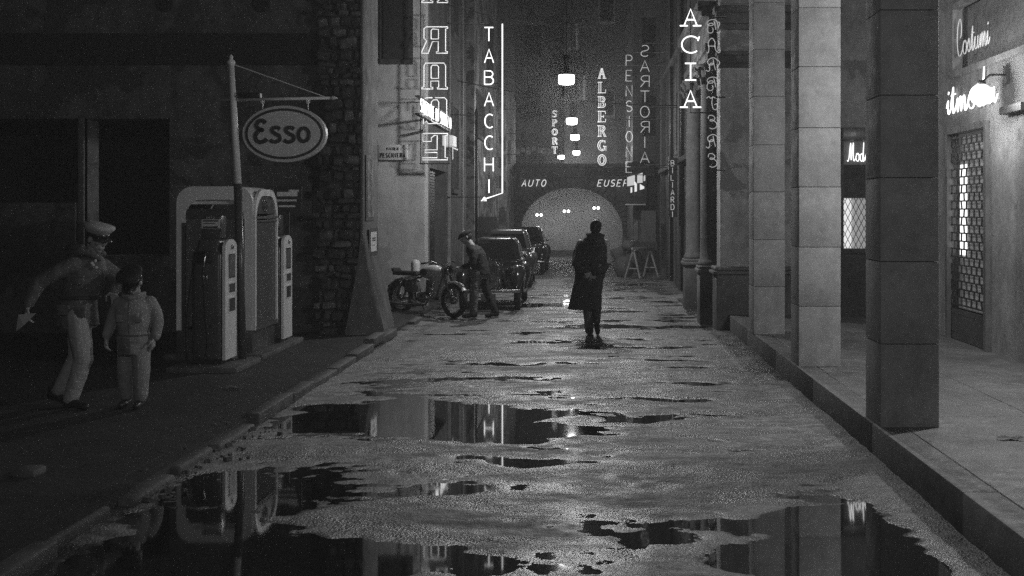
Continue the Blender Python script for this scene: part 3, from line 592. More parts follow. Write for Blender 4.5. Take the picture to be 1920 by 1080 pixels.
for (xc, yc, rr, zt) in ((2.0, 19.75, .17, 4.35), (1.98, 22.6, .16, 4.4)):
    MB().lathe([(rr*1.25, .98), (rr*1.3, 1.02), (rr*1.15, 1.06), (rr*1.02, 1.1), (rr, 1.3), (rr*.98, 3), (rr*.92, zt-.4), (rr*1.0, zt-.38), (rr, zt-.34), (rr*1.3, zt-.1), (rr*1.5, zt)], (xc, yc, 0), n=28).build('round_column', plaster, r1, True, world=True)
    sharp(MB().rbox(xc-.2, 2.3, yc-.26, yc+.26, .0, .86, .012).build('pedestal', plaster_dark, r1, world=True))
    sharp(MB().rbox(xc-.24, 2.3, yc-.30, yc+.30, .86, .93, .02).rbox(xc-.22, 2.3, yc-.28, yc+.28, .931, .98, .02).build('pedestal_moulding', kerbstone, r1, world=True))
    # leafy capital
    m = MB()
    for k in range(16):
        a = k*math.pi/8; x, y = xc+math.cos(a)*rr*1.15, yc+math.sin(a)*rr*1.15; zz = zt-.34+(.13 if k % 2 else 0)
        m.tube([(x, y, zz), (x+math.cos(a)*.03, y+math.sin(a)*.03, zz+.1), (x+math.cos(a)*.09, y+math.sin(a)*.09, zz+.14), (x+math.cos(a)*.10, y+math.sin(a)*.10, zz+.09)], [.03, .035, .02, .008], 6)
    m.build('capital_leaves', plaster, r1, True, world=True)
for z0, z1, q in ((4.36, 4.5, .30), (4.5, 4.62, .34), (4.62, 5.05, .28), (5.05, 5.13, .4), (5.13, 5.3, .46)):
    sharp(MB().rbox(2.18-q, 2.2, 19.0, 23.4, z0, z1, .008).build('entablature', plaster_dark, r1, world=True))
for (y0, y1, q, zt) in ((24.2, 25.0, .14, 9.9), (27.6, 28.1, .12, 9.9), (31.2, 31.6, .10, 9.9), (34.6, 35.2, .12, 9.9)):
    sharp(MB().rbox(2.18-q, 2.2, y0, y1, 0, zt, .01).build('pilaster', plaster, r1, world=True))
for y in (25.6, 28.8, 32.2):
    for z0, z1 in ((3.4, 4.9), (6.2, 7.7)): pane_window(2.18, y, y+1.0, z0, z1, r1, -1)
for y in (25.4, 28.5, 32.0): MB().box(2.12, 2.17, y, y+1.3, .0, 2.5).build('door', wood_dark, r1, world=True)
sharp(MB().rbox(2.0, 2.2, 24, 36, 3.0, 3.12, .02).rbox(2.04, 2.2, 24, 36, 5.7, 5.82, .02).build('string_course', plaster, r1, world=True))
for y, x in ((27.2, 2.1), (30.9, 2.1)):
    tag(MB().tube([(x, y, 0), (x, y, 9.5)], .035, 8).build('drain_pipe', iron, None, True), 'dark drain pipe on the right facade, ' + ('nearer of the two' if y < 28 else 'farther of the two'), 'drain pipe', 'drain pipes on the right facade')
r2 = thing('narrow_house', 'house stepping forward beside the arch with small awning, right', 'building', (1.6, 38, 0))
m = MB().box(1.27, 6, 36.0, 43, 0, 9); m.build('wall', plaster, r2, world=True)
MB().box(1.55, 2.05, 35.97, 36.03, 0, 2.1).build('door', wood_dark, r2, world=True)
MB().box(1.30, 1.42, 35.95, 36.02, 0, 2.3).build('pale_jamb', peeling, r2, world=True)
MB().prism([(35.2, 2.95), (36.0, 3.35), (36.0, 3.4), (35.2, 3.0)], 1.12, 1.9, 'X').build('awning', wood_dark, r2, world=True)
for k, (z0, z1) in enumerate(((4.2, 5.4), (6.6, 7.8))):
    f = MB().box(1.55, 1.95, 35.96, 36.02, z0, z1).build('window', void_m, r2, world=True)
t = thing('lit_panel_sign', 'cluster of small glowing square panels under the awning by the arch', 'sign', (1.4, 35.1, 2.8))
pg = E('sign_panel_glow', .45); pg2 = E('sign_panel_glow_bright', .75)
def quad_panel(x0, x1, z0a, z1a, z0b, z1b, mt):
    MB().add([(x0, 35.1, z0a), (x1, 35.1, z0b), (x1, 35.1, z1b), (x0, 35.1, z1a), (x0, 35.14, z0a), (x1, 35.14, z0b), (x1, 35.14, z1b), (x0, 35.14, z1a)], [(0, 1, 2, 3), (7, 6, 5, 4), (0, 4, 5, 1), (1, 5, 6, 2), (2, 6, 7, 3), (3, 7, 4, 0)]).build('lit_panel', mt, t, world=True)
quad_panel(1.07, 1.30, 2.63, 2.90, 2.67, 2.97, pg); quad_panel(1.37, 1.53, 2.72, 2.98, 2.74, 3.04, pg); quad_panel(1.56, 1.61, 2.78, 2.92, 2.8, 2.98, pg)
quad_panel(1.17, 1.22, 2.43, 2.6, 2.45, 2.6, pg2); quad_panel(1.29, 1.36, 2.46, 2.78, 2.48, 2.7, pg2); quad_panel(1.45, 1.58, 2.52, 2.7, 2.56, 2.62, pg2)
MB().box(1.05, 1.65, 35.15, 35.2, 2.1, 3.0).box(1.2, 1.24, 35.2, 36, 2.9, 2.94).box(1.5, 1.54, 35.2, 36, 2.9, 2.94).build('sign_back', iron, t, world=True)
tag(sharp(MB().rbox(1.02, 1.62, 34.9, 35.3, 2.06, 2.1, .01).build('small_canopy', sign_face)), 'thin pale canopy shelf under the glowing panels', 'canopy')

# ------------------------------------------------------------------ arch across the street
ar = thing('street_arch', 'dark stone archway spanning the end of the street', 'arch', (-.75, 43.2, 0))
xa, xb, sp, ctr, rad = -2.62, 1.15, 1.15, -.735, 1.885
hh = 1.6
poly = [(-3.1, 0), (xa, 0), (xa, sp)]+[(ctr-rad*math.cos(R(a)), sp+hh*math.sin(R(a))) for a in range(6, 178, 6)]+[(xb, sp), (xb, 0), (1.6, 0), (1.6, 3.6), (-3.1, 3.6)]
# build as quads between arch edge and the top
m = MB(); inner = [(xa, 0), (xa, sp)]+[(ctr-rad*math.cos(R(a)), sp+hh*math.sin(R(a))) for a in range(6, 178, 6)]+[(xb, sp), (xb, 0)]
m.box(-3.1, xa, 43, 43.8, 0, 3.6).box(xb, 1.6, 43, 43.8, 0, 3.6)
for (a, b), (c2, d2) in zip(inner[1:-2], inner[2:-1]):
    m.add([(a, 43, b), (c2, 43, d2), (c2, 43, 3.6), (a, 43, 3.6), (a, 43.8, b), (c2, 43.8, d2), (c2, 43.8, 3.6), (a, 43.8, 3.6)], [(0, 1, 2, 3), (7, 6, 5, 4), (0, 4, 5, 1), (3, 2, 6, 7)])
m.build('wall', plaster_dark, ar, world=True)
for k in range(30):
    a0, a1 = 6*k+.4, 6*k+5.6; q0, q1 = 1.0, 1.19
    P = [(ctr-rad*s*math.cos(R(a)), sp+hh*s*math.sin(R(a))) for s, a in ((q0, a0), (q1, a0), (q1, a1), (q0, a1))]
    e = rnd.uniform(0, .03); MB().prism(P, 42.9-e, 43.05).build('arch_stone', plaster, ar, world=True)
z = 0
while z < sp-.05:
    for x0, x1 in ((xa-.3, xa), (xb, xb+.3)): MB().box(x0, x1, 42.9-rnd.uniform(0, .02), 43.05, z, z+.18).build('arch_stone', brickm, ar, world=True)
    z += .19
sharp(MB().rbox(-3.1, 1.6, 42.8, 43.9, 3.5, 3.62, .02).rbox(-3.1, 1.6, 42.92, 43.9, 3.12, 3.18, .02).build('cornice', plaster, ar, world=True))
psg = thing('passage_wall', 'pale end wall of the passage glimpsed through the arch', 'wall', (-.7, 50, 0))
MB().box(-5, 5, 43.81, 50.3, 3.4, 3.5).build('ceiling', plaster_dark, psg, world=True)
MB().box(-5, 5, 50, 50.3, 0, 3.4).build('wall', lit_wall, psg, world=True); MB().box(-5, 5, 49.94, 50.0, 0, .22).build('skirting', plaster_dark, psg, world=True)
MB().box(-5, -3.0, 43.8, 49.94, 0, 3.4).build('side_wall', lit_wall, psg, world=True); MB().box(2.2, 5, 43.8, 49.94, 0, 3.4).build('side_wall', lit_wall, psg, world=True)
for (px, py, lab) in ((1011, 403, 'left'), (1062, 396, 'middle'), (1118, 390, 'right')):
    Y = 48.5; x = (px-1109)*Y/2200; z = 1.9-(py-395)*Y/2200
    t = thing('passage_lamp', 'small twin lamp glowing inside the arch, %s one of three' % lab, 'lamp', (x, Y, z), group='twin lamps inside the arch')
    for q in (-.085, .085): MB().ball((q, 0, 0), .055).build('bulb', far_bulb, t, True)
    MB().tube([(0, 0, .02), (0, 0, 3.9-z)], .008, 6).tube([(-.09, 0, .05), (.09, 0, .05)], .012, 6).build('cable', iron, t)
    l = bpy.data.lights.new('passage_light', 'POINT'); l.energy = 19; l.shadow_soft_size = .12
    lo = bpy.data.objects.new('passage_light', l); C.objects.link(lo); lo.parent = t; lo.location = (0, -.15, -.1)

# ------------------------------------------------------------------ far houses above the arch
fh = thing('far_house', 'tall pale grey house beyond the arch on the right', 'building', (1, 54, 0))
MB().box(-1.25, 9, 54, 60, 0, 24).build('wall', plaster, fh, world=True)
for (x0, x1, z0, z1) in ((-1.1, -.66, 9.4, 10.4), (-.75, -.32, 7.1, 8.05), (1.9, 2.6, 9.2, 10.6), (3.4, 4.1, 9.2, 10.6), (1.9, 2.6, 6, 7.4), (.4, 1.0, 6.3, 7.4), (.4, 1.0, 10.6, 11.7)):
    f = MB().box(x0-.08, x1+.08, 53.94, 54.02, z0-.12, z1+.08).build('window', plaster_pale, fh, world=True)
    sh = MB().box(x0, x1, 53.9, 53.95, z0, z1).build('pane', void_m if x0 > -.5 else enamel_mid, f, world=True)
for x in (-.66, -.32): pass
MB().box(-.72, -.64, 53.8, 53.98, 9.3, 10.5).build('shutter', sign_face, fh, world=True); MB().box(-.38, -.30, 53.8, 53.98, 7.0, 8.1).build('shutter', sign_face, fh, world=True)
fl = thing('far_left_house', 'dark tall house beyond the arch on the left', 'building', (-5, 58, 0))
MB().box(-14, -1.4, 58, 64, 0, 24).build('wall', plaster_dark, fl, world=True)
for x0 in (-3.3, -6): 
    for z0 in (6.5, 9.6): MB().box(x0, x0+.8, 57.9, 58.0, z0, z0+1.4).build('window', void_m, fl, world=True)
fr_ = thing('terrace_laundry', 'pale cloths hanging in a row above the left end of the arch', 'laundry', (-3, 46, 4.2))
for k in range(7):
    x = -2.95+k*.21+rnd.uniform(-.03, .03); hh2 = rnd.uniform(.15, .34); z = 4.42-.03*abs(k-3)
    vs = []; 
    for j in range(5):
        for q in range(3): vs.append((x+q*.08, 46+.03*math.sin(j*2+q), z-hh2*j/4+rnd.uniform(-.01, .01)))
    vs += [(a, b+.015, c2) for a, b, c2 in vs]
    fs = [(j*3+q, j*3+q+1, j*3+q+4, j*3+q+3) for j in range(4) for q in range(2)]
    fs += [tuple(15+i2 for i2 in f[::-1]) for f in fs]
    MB().add(vs, fs).build('cloth', sign_face, fr_, world=True)
MB().tube([(-3.1, 46, 4.45), (-1.3, 46, 4.42)], .006, 5).box(-3.15, -3.1, 45.97, 46.03, 3.0, 4.6).box(-1.3, -1.25, 45.97, 46.03, 3.0, 4.6).build('clothes_line', iron, fr_, world=True)

# ------------------------------------------------------------------ hanging street lamps
LAMPS = [(-.44, 20.65, 'nearest and largest'), (-.51, 30.3, 'second'), (-.52, 36.9, 'third'), (-.6, 46.8, 'fourth'), (-1.31, 50.6, 'farthest'), (-.4, 1.2, 'unseen one added behind the viewer at the end')]
lampE = [420, 170, 130, 330, 200, 230]  # last lamp is an unseen addition, giving frontal light to the forecourt figures
src = None
for k, (x, y, lab) in enumerate(LAMPS):
    if src is None:
        src = t = thing('hanging_street_lamp', '', 'street lamp', (x, y, 4.2), group='lamps hanging in a row over the street')
        MB().lathe([(.02, .09), (.136, .088), (.142, .06), (.142, -.03), (.132, -.065), (.112, -.076), (.02, -.078)]).build('bulb', bulb_m, t, True)
        MB().lathe([(.16, .085), (.165, .10), (.10, .13), (.05, .16), (.045, .3), (.06, .32), (.06, .42), (.02, .46)]).build('shade', iron, t, True)
        MB().tube([(0, 0, .45), (0, 0, 3.2)], .012, 6).tube([(.07, 0, .28), (.09, 0, .36), (.03, 0, .4)], .008, 5).build('cable', iron, t)
    else: t = copy_tree(src); t.location = (x, y, 4.2)
    t['label'] = 'bright street lamp hanging over the road, %s of the row' % lab
for k, (x, y, lab) in enumerate(LAMPS):
    l = bpy.data.lights.new('street_lamp_light', 'POINT'); l.energy = lampE[k]; l.shadow_soft_size = .12
    lo = bpy.data.objects.new('street_lamp_light', l); C.objects.link(lo); lo.location = (x, y, 4.04)
# cables across the street
for k, (a, b, sag, lab) in enumerate((((-3.2, 24, 6.2), (2.05, 25, 6.0), .35, 'sagging dark wire crossing high between the facades, nearer one'), ((-3.0, 34, 5.6), (2.1, 33, 6.1), .25, 'dark wire crossing between the facades behind the hotel sign'), ((-3.2, 28, 5.0), (2.1, 29, 4.5), .15, 'lowest dark wire crossing the street in front of the boarding house sign'), ((-3.2, 29.5, 7.6), (2.1, 31, 7.3), .3, 'highest wire over the street'))):
    P = [tuple(a[i]+(b[i]-a[i])*j/16-(4*sag*(j/16)*(1-j/16) if i == 2 else 0) for i in range(3)) for j in range(17)]
    tag(MB().tube(P, .012, 5).build('overhead_wire', rubber, None, True), lab, 'wire')

# ------------------------------------------------------------------ left buildings
g1 = thing('forecourt_wall', 'dark stained wall with black openings behind the fuel pumps', 'building', (-6, 17.8, 0))
Y0 = 17.6
m = MB()
m.box(-16, -3.95, Y0, Y0+.5, 3.28, 15.0)                    # above the openings
m.box(-6.33, -3.95, Y0, Y0+.5, .0, 3.28)
m.box(-7.6, -6.33, Y0, Y0+.5, .0, 1.22)
m.box(-7.70, -7.6, Y0, Y0+.5, .0, 3.28)
m.box(-12, -7.70, Y0-.12, Y0+.5, .0, 2.02)
m.box(-16, -9.4, Y0, Y0+.5, 2.02, 3.28)
m.build('wall', plaster_dark, g1, world=True)
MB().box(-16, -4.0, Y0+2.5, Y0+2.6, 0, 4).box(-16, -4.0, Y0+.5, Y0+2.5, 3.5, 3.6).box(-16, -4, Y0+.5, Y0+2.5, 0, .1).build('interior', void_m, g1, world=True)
sharp(MB().rbox(-7.69, -7.60, Y0-.04, Y0+.1, 1.1, 3.3, .01).build('window_post', plaster, g1, world=True))
MB().box(-16, -4.05, Y0-.07, Y0-.002, 4.08, 4.55).build('dark_wall_band', void_m, g1, world=True)  # only a near-black strip across the wall, set slightly proud
for x in (-6.4, -4.95): MB().lathe([(.11, -.02), (.13, 0), (.13, .02)], (x, Y0-.015, 5.0), 'Y', 16).build('wall_vent', void_m, g1, world=True)
# rubble stone pier: stones one by one
st = thing('rubble_pier', 'rough pier of dark rubble stones between the forecourt and the alley', 'stone pier', (-3.7, 17.5, 0))
MB().box(-4.05, -3.42, 17.46, 18.5, 0, 14).build('core', rubble_m, st, world=True)
z = .05; cnt = 0
while z < 5.9 and cnt < 290:
    hh = rnd.uniform(.07, .2); x = -4.06+rnd.uniform(-.1, .1)
    while x < -3.42:
        wd = rnd.choice((.09, .13, .17, .22, .3)); x1 = min(x+wd, -3.40)
        if x1-x > .05:
            e = rnd.uniform(-.04, .2)
            bm = bmesh.new(); bmesh.ops.create_cube(bm, size=1); bmesh.ops.bevel(bm, geom=bm.edges[:], offset=.16, segments=1, affect='EDGES')
            for v in bm.verts: v.co = Vector((v.co.x*(x1-x-.012)*rnd.uniform(.78, 1.1), v.co.y*(.2)*rnd.uniform(.85, 1.1), v.co.z*(hh-.008)*rnd.uniform(.68, 1.12)))
            me_ = bpy.data.meshes.new('stone'); bm.to_mesh(me_); bm.free(); me_.materials.append(rubble2_m if rnd.random() < .22 else rubble_m)
            o = bpy.data.objects.new('stone', me_); C.objects.link(o); o.parent = st; o.location = ((x+x1)/2+3.7, 17.46-e*.6-17.5+.06, z+hh/2); o.rotation_euler = (rnd.uniform(-.2, .2), rnd.uniform(-.2, .2), rnd.uniform(-.25, .25)); cnt += 1
        x = x1
    z += hh
# plastered corner with flared foot
co = thing('plastered_corner', 'pale plastered corner pier with flared foot and old posters', 'wall', (-3.3, 18, 0))
rg = []
prof = [(0, .33, -.14), (.15, .31, -.13), (.5, .22, -.08), (.9, .12, -.04), (1.25, .04, -.01), (1.55, 0, 0), (14, 0, 0)]
vs = []; fs = []
for z, q, e in prof:  # q: how far it reaches out past x=-3.37 to the right, e: out towards the camera
    x1 = -3.37+q; x0 = -3.42-q*.6; vs += [(x0, 17.38+e*1.4, z), (x1-.02-q*.3, 17.38+e*1.4, z), (x1, 17.42+e, z), (x1-q*.2, 18.5, z), (x0, 18.5, z)]
for i_ in range(len(prof)-1):
    for k in range(5): a = i_*5+k; b = i_*5+(k+1) % 5; fs.append((a, b, b+5, a+5))
fs += [(4, 3, 2, 1, 0), tuple(30+k for k in range(5))]
sharp(MB().add(vs, fs).build('pier', plaster, co, world=True), 50)
t = tag(MB().box(-3.369, -3.35, 17.46, 18.12, 1.75, 2.73).build('framed_poster', wood_dark), 'dark framed notice high on the plastered corner pier', 'poster')
MB().box(-3.349, -3.345, 17.52, 17.78, 1.8, 2.68).box(-3.349, -3.345, 17.83, 18.07, 1.8, 2.68).build('poster_sheet', poster, t)
t = thing('notice_board', 'narrow white notice with black top and bottom on the corner pier', 'sign', (-3.2, 17.9, 1.4))
MB().box(-3.335, -3.325, 17.62, 18.22, 1.22, 1.64).build('board', sign_face, t, world=True)
MB().box(-3.3245, -3.321, 17.62, 18.22, 1.22, 1.28).box(-3.3245, -3.321, 17.62, 18.22, 1.58, 1.64).box(-3.3245, -3.321, 17.62, 17.67, 1.28, 1.58).box(-3.3245, -3.321, 18.17, 18.22, 1.28, 1.58).box(-3.3245, -3.321, 17.8, 18.05, 1.44, 1.46).box(-3.3245, -3.321, 17.8, 18.05, 1.47, 1.49).box(-3.3245, -3.321, 17.8, 17.98, 1.37, 1.38).build('board_print', sign_ink, t, world=True)
MB().box(-3.37, -3.336, 17.68, 17.72, 1.3, 1.34).box(-3.37, -3.336, 18.1, 18.14, 1.5, 1.54).build('board_bracket', iron, t, world=True)
# alley wall
g2 = thing('alley_corner_house', 'pale plastered house wall at the alley corner with a street name plaque', 'building', (-5, 23, 0))
m = MB().box(-14, -3.2, 22.5, 23, 0, 16); m.build('wall', M('lime_plaster', .5, .9, var=.2, streak=.2, patch=.25, pv=.33, scale=.9, bump=.4), g2, world=True)
f = MB().box(-4.05, -3.42, 22.46, 22.5, 4.7, 6.6).build('window', wood_dark, g2, world=True); MB().box(-3.98, -3.5, 22.44, 22.459, 4.8, 6.5).build('pane', void_m, f, world=True)
t = thing('street_name_plaque', 'pale stone street name plaque on the alley corner wall', 'street sign', (-3.8, 22.45, 3))
sharp(MB().rbox(-4.08, -3.52, 22.44, 22.5, 2.87, 3.16, .008).build('plaque', sign_face, t, world=True))
def textline(txt, x0, x1, z0, h, Y, r, parent, mat=sign_ink):
    n_ = len(txt); ad = (x1-x0)/n_
    for k, ch in enumerate(txt):
        if ch in SANS: letter(SANS[ch], ad*.95, h, r, mat, parent, (x0+k*ad+ad*.1, Y, z0), name='letter', n=5)
textline('VICOLO', -3.92, -3.68, 3.06, .05, 22.438, .006, t); textline('PESCHIERA', -4.04, -3.55, 2.92, .08, 22.438, .008, t)
# garage house along the street
g3 = thing('garage_house', 'dark garage house with a wide doorway and neon signs, left side', 'building', (-3.4, 26, 0))
m = MB().box(-6, -3.2, 23.0, 23.2, 0, 9).box(-6, -3.2, 23.2, 25.9, 2.75, 9).box(-6, -3.2, 25.9, 30, 0, 9); m.build('wall', plaster, g3, world=True)
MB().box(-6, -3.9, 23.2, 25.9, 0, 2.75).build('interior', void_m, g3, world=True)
slat = MB().box(-3.30, -3.26, 23.2, 24.4, 0, .045).build('shutter_slat', iron, g3); sm_ = slat.data; sm_.transform(Matrix.Translation((3.4, -26, 0))); bpy.data.objects.remove(slat)
z = .05
while z < 2.7: piece(sm_, (0, 0, z), g3, (0, 0, 0)); z += .058
pane_window(-3.2, 26.9, 28.0, 2.4, 4.3, g3, 1, plaster, void_m); pane_window(-3.2, 26.9, 28.0, 6, 7.6, g3, 1, plaster, void_m)
MB().box(-3.2, -3.17, 28.9, 29.2, 0, 9).box(-3.2, -3.15, 26.1, 26.3, 0, 9).build('pilaster', plaster_pale, g3, world=True)
MB().box(-3.2, -3.18, 26.6, 27.6, .0, 1.7).build('poster_wall', poster, g3, world=True)
g4 = thing('peeling_house', 'house with peeling plaster and bare brick behind the parked cars', 'building', (-3.2, 34, 0))
m = MB().box(-6, -3.0, 30, 38, 0, 9); m.build('wall', peeling, g4, world=True)
pane_window(-3.0, 30.6, 32.6, 3.9, 5.0, g4, 1, plaster_dark, void_m); pane_window(-3.0, 34, 35.5, 6, 7.6, g4, 1)
# exposed bricks
bk = MB().box(-.012, .012, -.115, .115, -.03, .03).build('brick', brickm, g4); bmesh_ = bk.data; bpy.data.objects.remove(bk)
n_ = 0
for r2_ in range(40):
    for c2_ in range(20):
        y = 33.4+c2_*.24+(.12 if r2_ % 2 else 0); z = .9+r2_*.068
        q = math.sin(y*2.1+z*1.7)+math.sin(z*3.1-y*.9)
        if q > .55 and n_ < 280 and y < 37.8: piece(bmesh_, (-3.0+.005+3.2, y-34, z), g4, (0, 0, rnd.uniform(-.02, .02))); n_ += 1
g5 = thing('pale_corner_house', 'pale peeling house front next to the arch, left', 'building', (-3, 40, 0))
MB().box(-6, -2.78, 38, 43, 0, 5.9).build('wall', peeling, g5, world=True); MB().box(-6, -2.82, 38.05, 43, 5.9, 10).build('upper_wall', plaster_dark, g5, world=True)
for y, z in ((39.2, 1.0), (40.6, 2.4), (39.4, 3.6)): pane_window(-2.78, y, y+.5, z, z+.7, g5, 1, peeling, void_m)
tag(sharp(MB().rbox(-3.1, -2.5, 31.0, 31.08, .1, 1.74, .01).build('dark_board', wood_dark)), 'large dark board propped upright against the wall behind the parked cars', 'board')
b = tag(MB().lathe([(.085, 0), (.085, .9), (.07, .95), (.02, .98)], (-3.33, 22.2, 0), n=20).build('stone_bollard', sign_face, None, True), 'pale round topped bollard by the garage wall behind the motorcycle', 'bollard')

# ------------------------------------------------------------------ fuel station
sharp(tag(MB().rbox(-4.78, -3.98, 13.15, 14.15, .06, .14, .02).build('pump_island', kerbstone), 'low concrete island under the front fuel pump', 'island'))
sharp(tag(MB().rbox(-5.25, -4.02, 14.35, 16.4, .06, .14, .02).build('kiosk_island', kerbstone), 'low concrete island under the glass kiosk and rear fuel pump', 'island'))
def pump(loc, label):
    t = thing('fuel_pump', label, 'fuel pump', loc, group='old fuel pumps on the forecourt')
    # local: x across (right face at x=.2), y depth, z up
    sharp(MB().fr((-.19, .165, 0, .46, .04), (-.19, .165, 0, .46, 1.30), .05, 3).fr((-.18, .155, .01, .45, 1.22), (-.13, .11, .05, .41, 1.44), .05, 3).build('body', enamel_dark, t), 40)
    MB().box(-.17, .15, .02, .44, 0, .045).build('foot', iron, t)
    prof = [(0.01, .05), (.45, .05)]+[(.23+.22*math.cos(R(a)), 1.33+.10*math.sin(R(a))) for a in range(0, 181, 15)]
    MB().prism(prof, .166, .20, 'X').build('front_panel', enamel, t)
    for z0, z1 in ((.98, 1.26), (.80, .93), (.58, .76)):
        fr0 = MB().box(.2, .208, .12, .36, z0, z1).build('dial_frame', steel if z0 > .9 else enamel, t)
        MB().box(.2085, .212, .135, .345, z0+.015, z1-.015).build('dial', enamel_mid if z0 > .9 else sign_ink, fr0)
    MB().ball((.21, .26, 1.34), (.012, .03, .03)).build('badge', steel, t, True)
    # sign box on top
    b_ = sharp(MB().rbox(-.11, .11, .12, .34, 1.44, 1.70, .01).build('top_box', enamel_dark, t))
    MB().box(-.105, .105, .112, .119, 1.555, 1.66).build('price_card', sign_face, b_)
    letter([s for s in SANS['E']], .022, .018, .002, sign_face, b_, Vector((-.05, .114, 1.671))+Vector(loc), name='letter')
    for k_, ch in enumerate('SSO'): letter(SANS[ch], .022, .018, .002, sign_face, b_, Vector((-.05+.026*(k_+1), .114, 1.671))+Vector(loc), name='letter')
    MB().box(-.085, .085, .108, .1115, 1.635, 1.65).box(-.085, .05, .108, .1115, 1.61, 1.618).box(-.085, .085, .108, .1115, 1.56, 1.58).build('card_print', sign_ink, b_)
    MB().tube([(.118, .12, 1.5), (.118, .12, 1.69), (.10, .12, 1.715)], .006, 6).build('trim_rail', steel, t, True)
    # nozzle and hose on the camera side
    MB().tube([(-.01, -.05, 1.30), (-.005, -.075, 1.24), (-.015, -.08, 1.14), (-.03, -.07, 1.06)], [.010, .012, .013, .02], 8).tube([(-.03, -.07, 1.08), (.02, -.09, 1.02), (.025, -.085, .93)], .008, 6).tube([(-.03, -.07, 1.08), (-.02, -.075, .93)], .014, 8).build('nozzle', steel, t, True)
    sharp(MB().rbox(-.11, .06, -.045, .01, 1.16, 1.30, .015).build('nozzle_cradle', iron, t))
    P = [(-.02, -.075, .93), (.0, -.09, .6), (.03, -.10, .25), (.0, -.12, .08), (-.10, -.12, .035), (-.2, -.08, .12), (-.22, -.04, .5), (-.17, -.02, 1.0), (-.13, -.01, 1.28)]
    PP = []
    for i_ in range(len(P)-1):
        a, b2, c3, d3 = P[max(i_-1, 0)], P[i_], P[i_+1], P[min(i_+2, len(P)-1)]
        for k_ in range(6):
            tt = k_/6; PP.append(tuple(.5*((2*b2[j])+(-a[j]+c3[j])*tt+(2*a[j]-5*b2[j]+4*c3[j]-d3[j])*tt*tt+(-a[j]+3*b2[j]-3*c3[j]+d3[j])*tt**3) for j in range(3)))
    MB().tube(PP+[P[-1]], .014, 8).build('hose', rubber, t, True)
    for x in (-.16, -.09): MB().box(x, x+.006, -.02, -.001, 1.16, 1.28).build('trim', steel, t)
    return t
pump((-4.385, 13.4, .14), 'front fuel pump with pale dial panel and hanging hose, left of the pole')
pump((-4.30, 15.62, .14), 'rear fuel pump half hidden behind the glass kiosk')
# kiosk
kx0, kx1, ky0, ky1 = -5.13, -4.19, 14.5, 15.55; kz = .14; top = 2.2
dusty = shopglass.copy(); dusty.name = 'dusty_glass'; _p = dusty.node_tree.nodes['Principled BSDF']; _p.inputs['Base Color'].default_value = (.35, .35, .35, 1); _p.inputs['Transmission Weight'].default_value = .7; _p.inputs['Roughness'].default_value = .12
kk = thing('glass_kiosk', 'white framed round topped glass kiosk behind the front fuel pump', 'kiosk', (-4.66, 15.0, kz))
sharp(MB().rbox(kx0, kx1, ky0, ky1, kz, .42, .01).build('base', enamel_dark, kk, world=True))
# front arch frame (faces camera) : outer minus inner
def arch_frame(x0, x1, z0, z1, r, wd, y0, y1, axis, mat, parent, name):
    def outline(x0, x1, z0, z1, r):
        return [(x0, z0)]+[(x0+r-r*math.cos(R(a)), z1-r+r*math.sin(R(a))) for a in range(0, 91, 15)]+[(x1-r+r*math.sin(R(a)), z1-r+r*math.cos(R(a))) for a in range(0, 91, 15)]+[(x1, z0)]
    o_, i_ = outline(x0, x1, z0, z1, r), outline(x0+wd, x1-wd, z0, z1-wd*1.5, max(r-.02, .05)); n_ = len(o_)
    f = (lambda a, b, t: (a, t, b)) if axis == 'Y' else (lambda a, b, t: (t, a, b))
    vs = [f(a, b, y0) for a, b in o_]+[f(a, b, y0) for a, b in i_]+[f(a, b, y1) for a, b in o_]+[f(a, b, y1) for a, b in i_]
    fs = []
    for k_ in range(n_-1):
        fs += [(k_, k_+1, n_+k_+1, n_+k_), (2*n_+k_, 3*n_+k_, 3*n_+k_+1, 2*n_+k_+1), (k_, 2*n_+k_, 2*n_+k_+1, k_+1), (n_+k_, n_+k_+1, 3*n_+k_+1, 3*n_+k_)]
    fs += [(0, n_, 3*n_, 2*n_), (n_-1, 3*n_-1, 4*n_-1, 2*n_-1)]
    return sharp(MB().add(vs, fs).build(name, mat, parent, world=True), 40)
arch_frame(kx0, kx1, .42, top, .20, .11, ky0, ky0+.06, 'Y', enamel, kk, 'front_frame')
arch_frame(kx0, kx1, .42, top, .20, .095, ky1-.06, ky1, 'Y', enamel, kk, 'rear_frame')
# roof : rounded over x
prof = [(kx0, 1.98)]+[(kx0+.20-.20*math.cos(R(a)), 2.0+.20*math.sin(R(a))) for a in range(0, 91, 15)]+[(kx1-.20+.20*math.sin(R(a)), 2.0+.20*math.cos(R(a))) for a in range(0, 91, 15)]+[(kx1, 1.98)]
sharp(MB().prism(prof, ky0+.062, ky1-.062).build('roof', enamel, kk, world=True), 30)
# side frame
arch_frame(ky0+.002, ky1-.002, .42, 2.17, .34, .055, kx1-.0, kx1+.035, 'X', enamel, kk, 'side_frame')
MB().prism([(ky0+.06, 1.86), (ky1-.06, 1.86), (ky1-.09, 1.99), (ky1-.35, 2.09), (ky0+.35, 2.09), (ky0+.09, 1.99)], kx1+.002, kx1+.012, 'X').build('emblem_panel', enamel_dark, kk, world=True)
em = MB()
for st_ in ([(.30, 1.92), (.34, 2.04)], [(.45, 1.92), (.34, 2.04)]): pass
for r0, r1 in ((.10, .07),): em.tube([(kx1+.02, 15.0+r0*math.cos(R(a)), 1.965+r1*math.sin(R(a))) for a in range(0, 361, 24)], .006, 6)
for q in (-.045, 0, .045): em.tube([(kx1+.02, 15.0+q, 1.92), (kx1+.02, 15.0+q*1.5, 2.02)], .006, 6)
em.build('emblem', enamel_mid, kk, True, world=True)
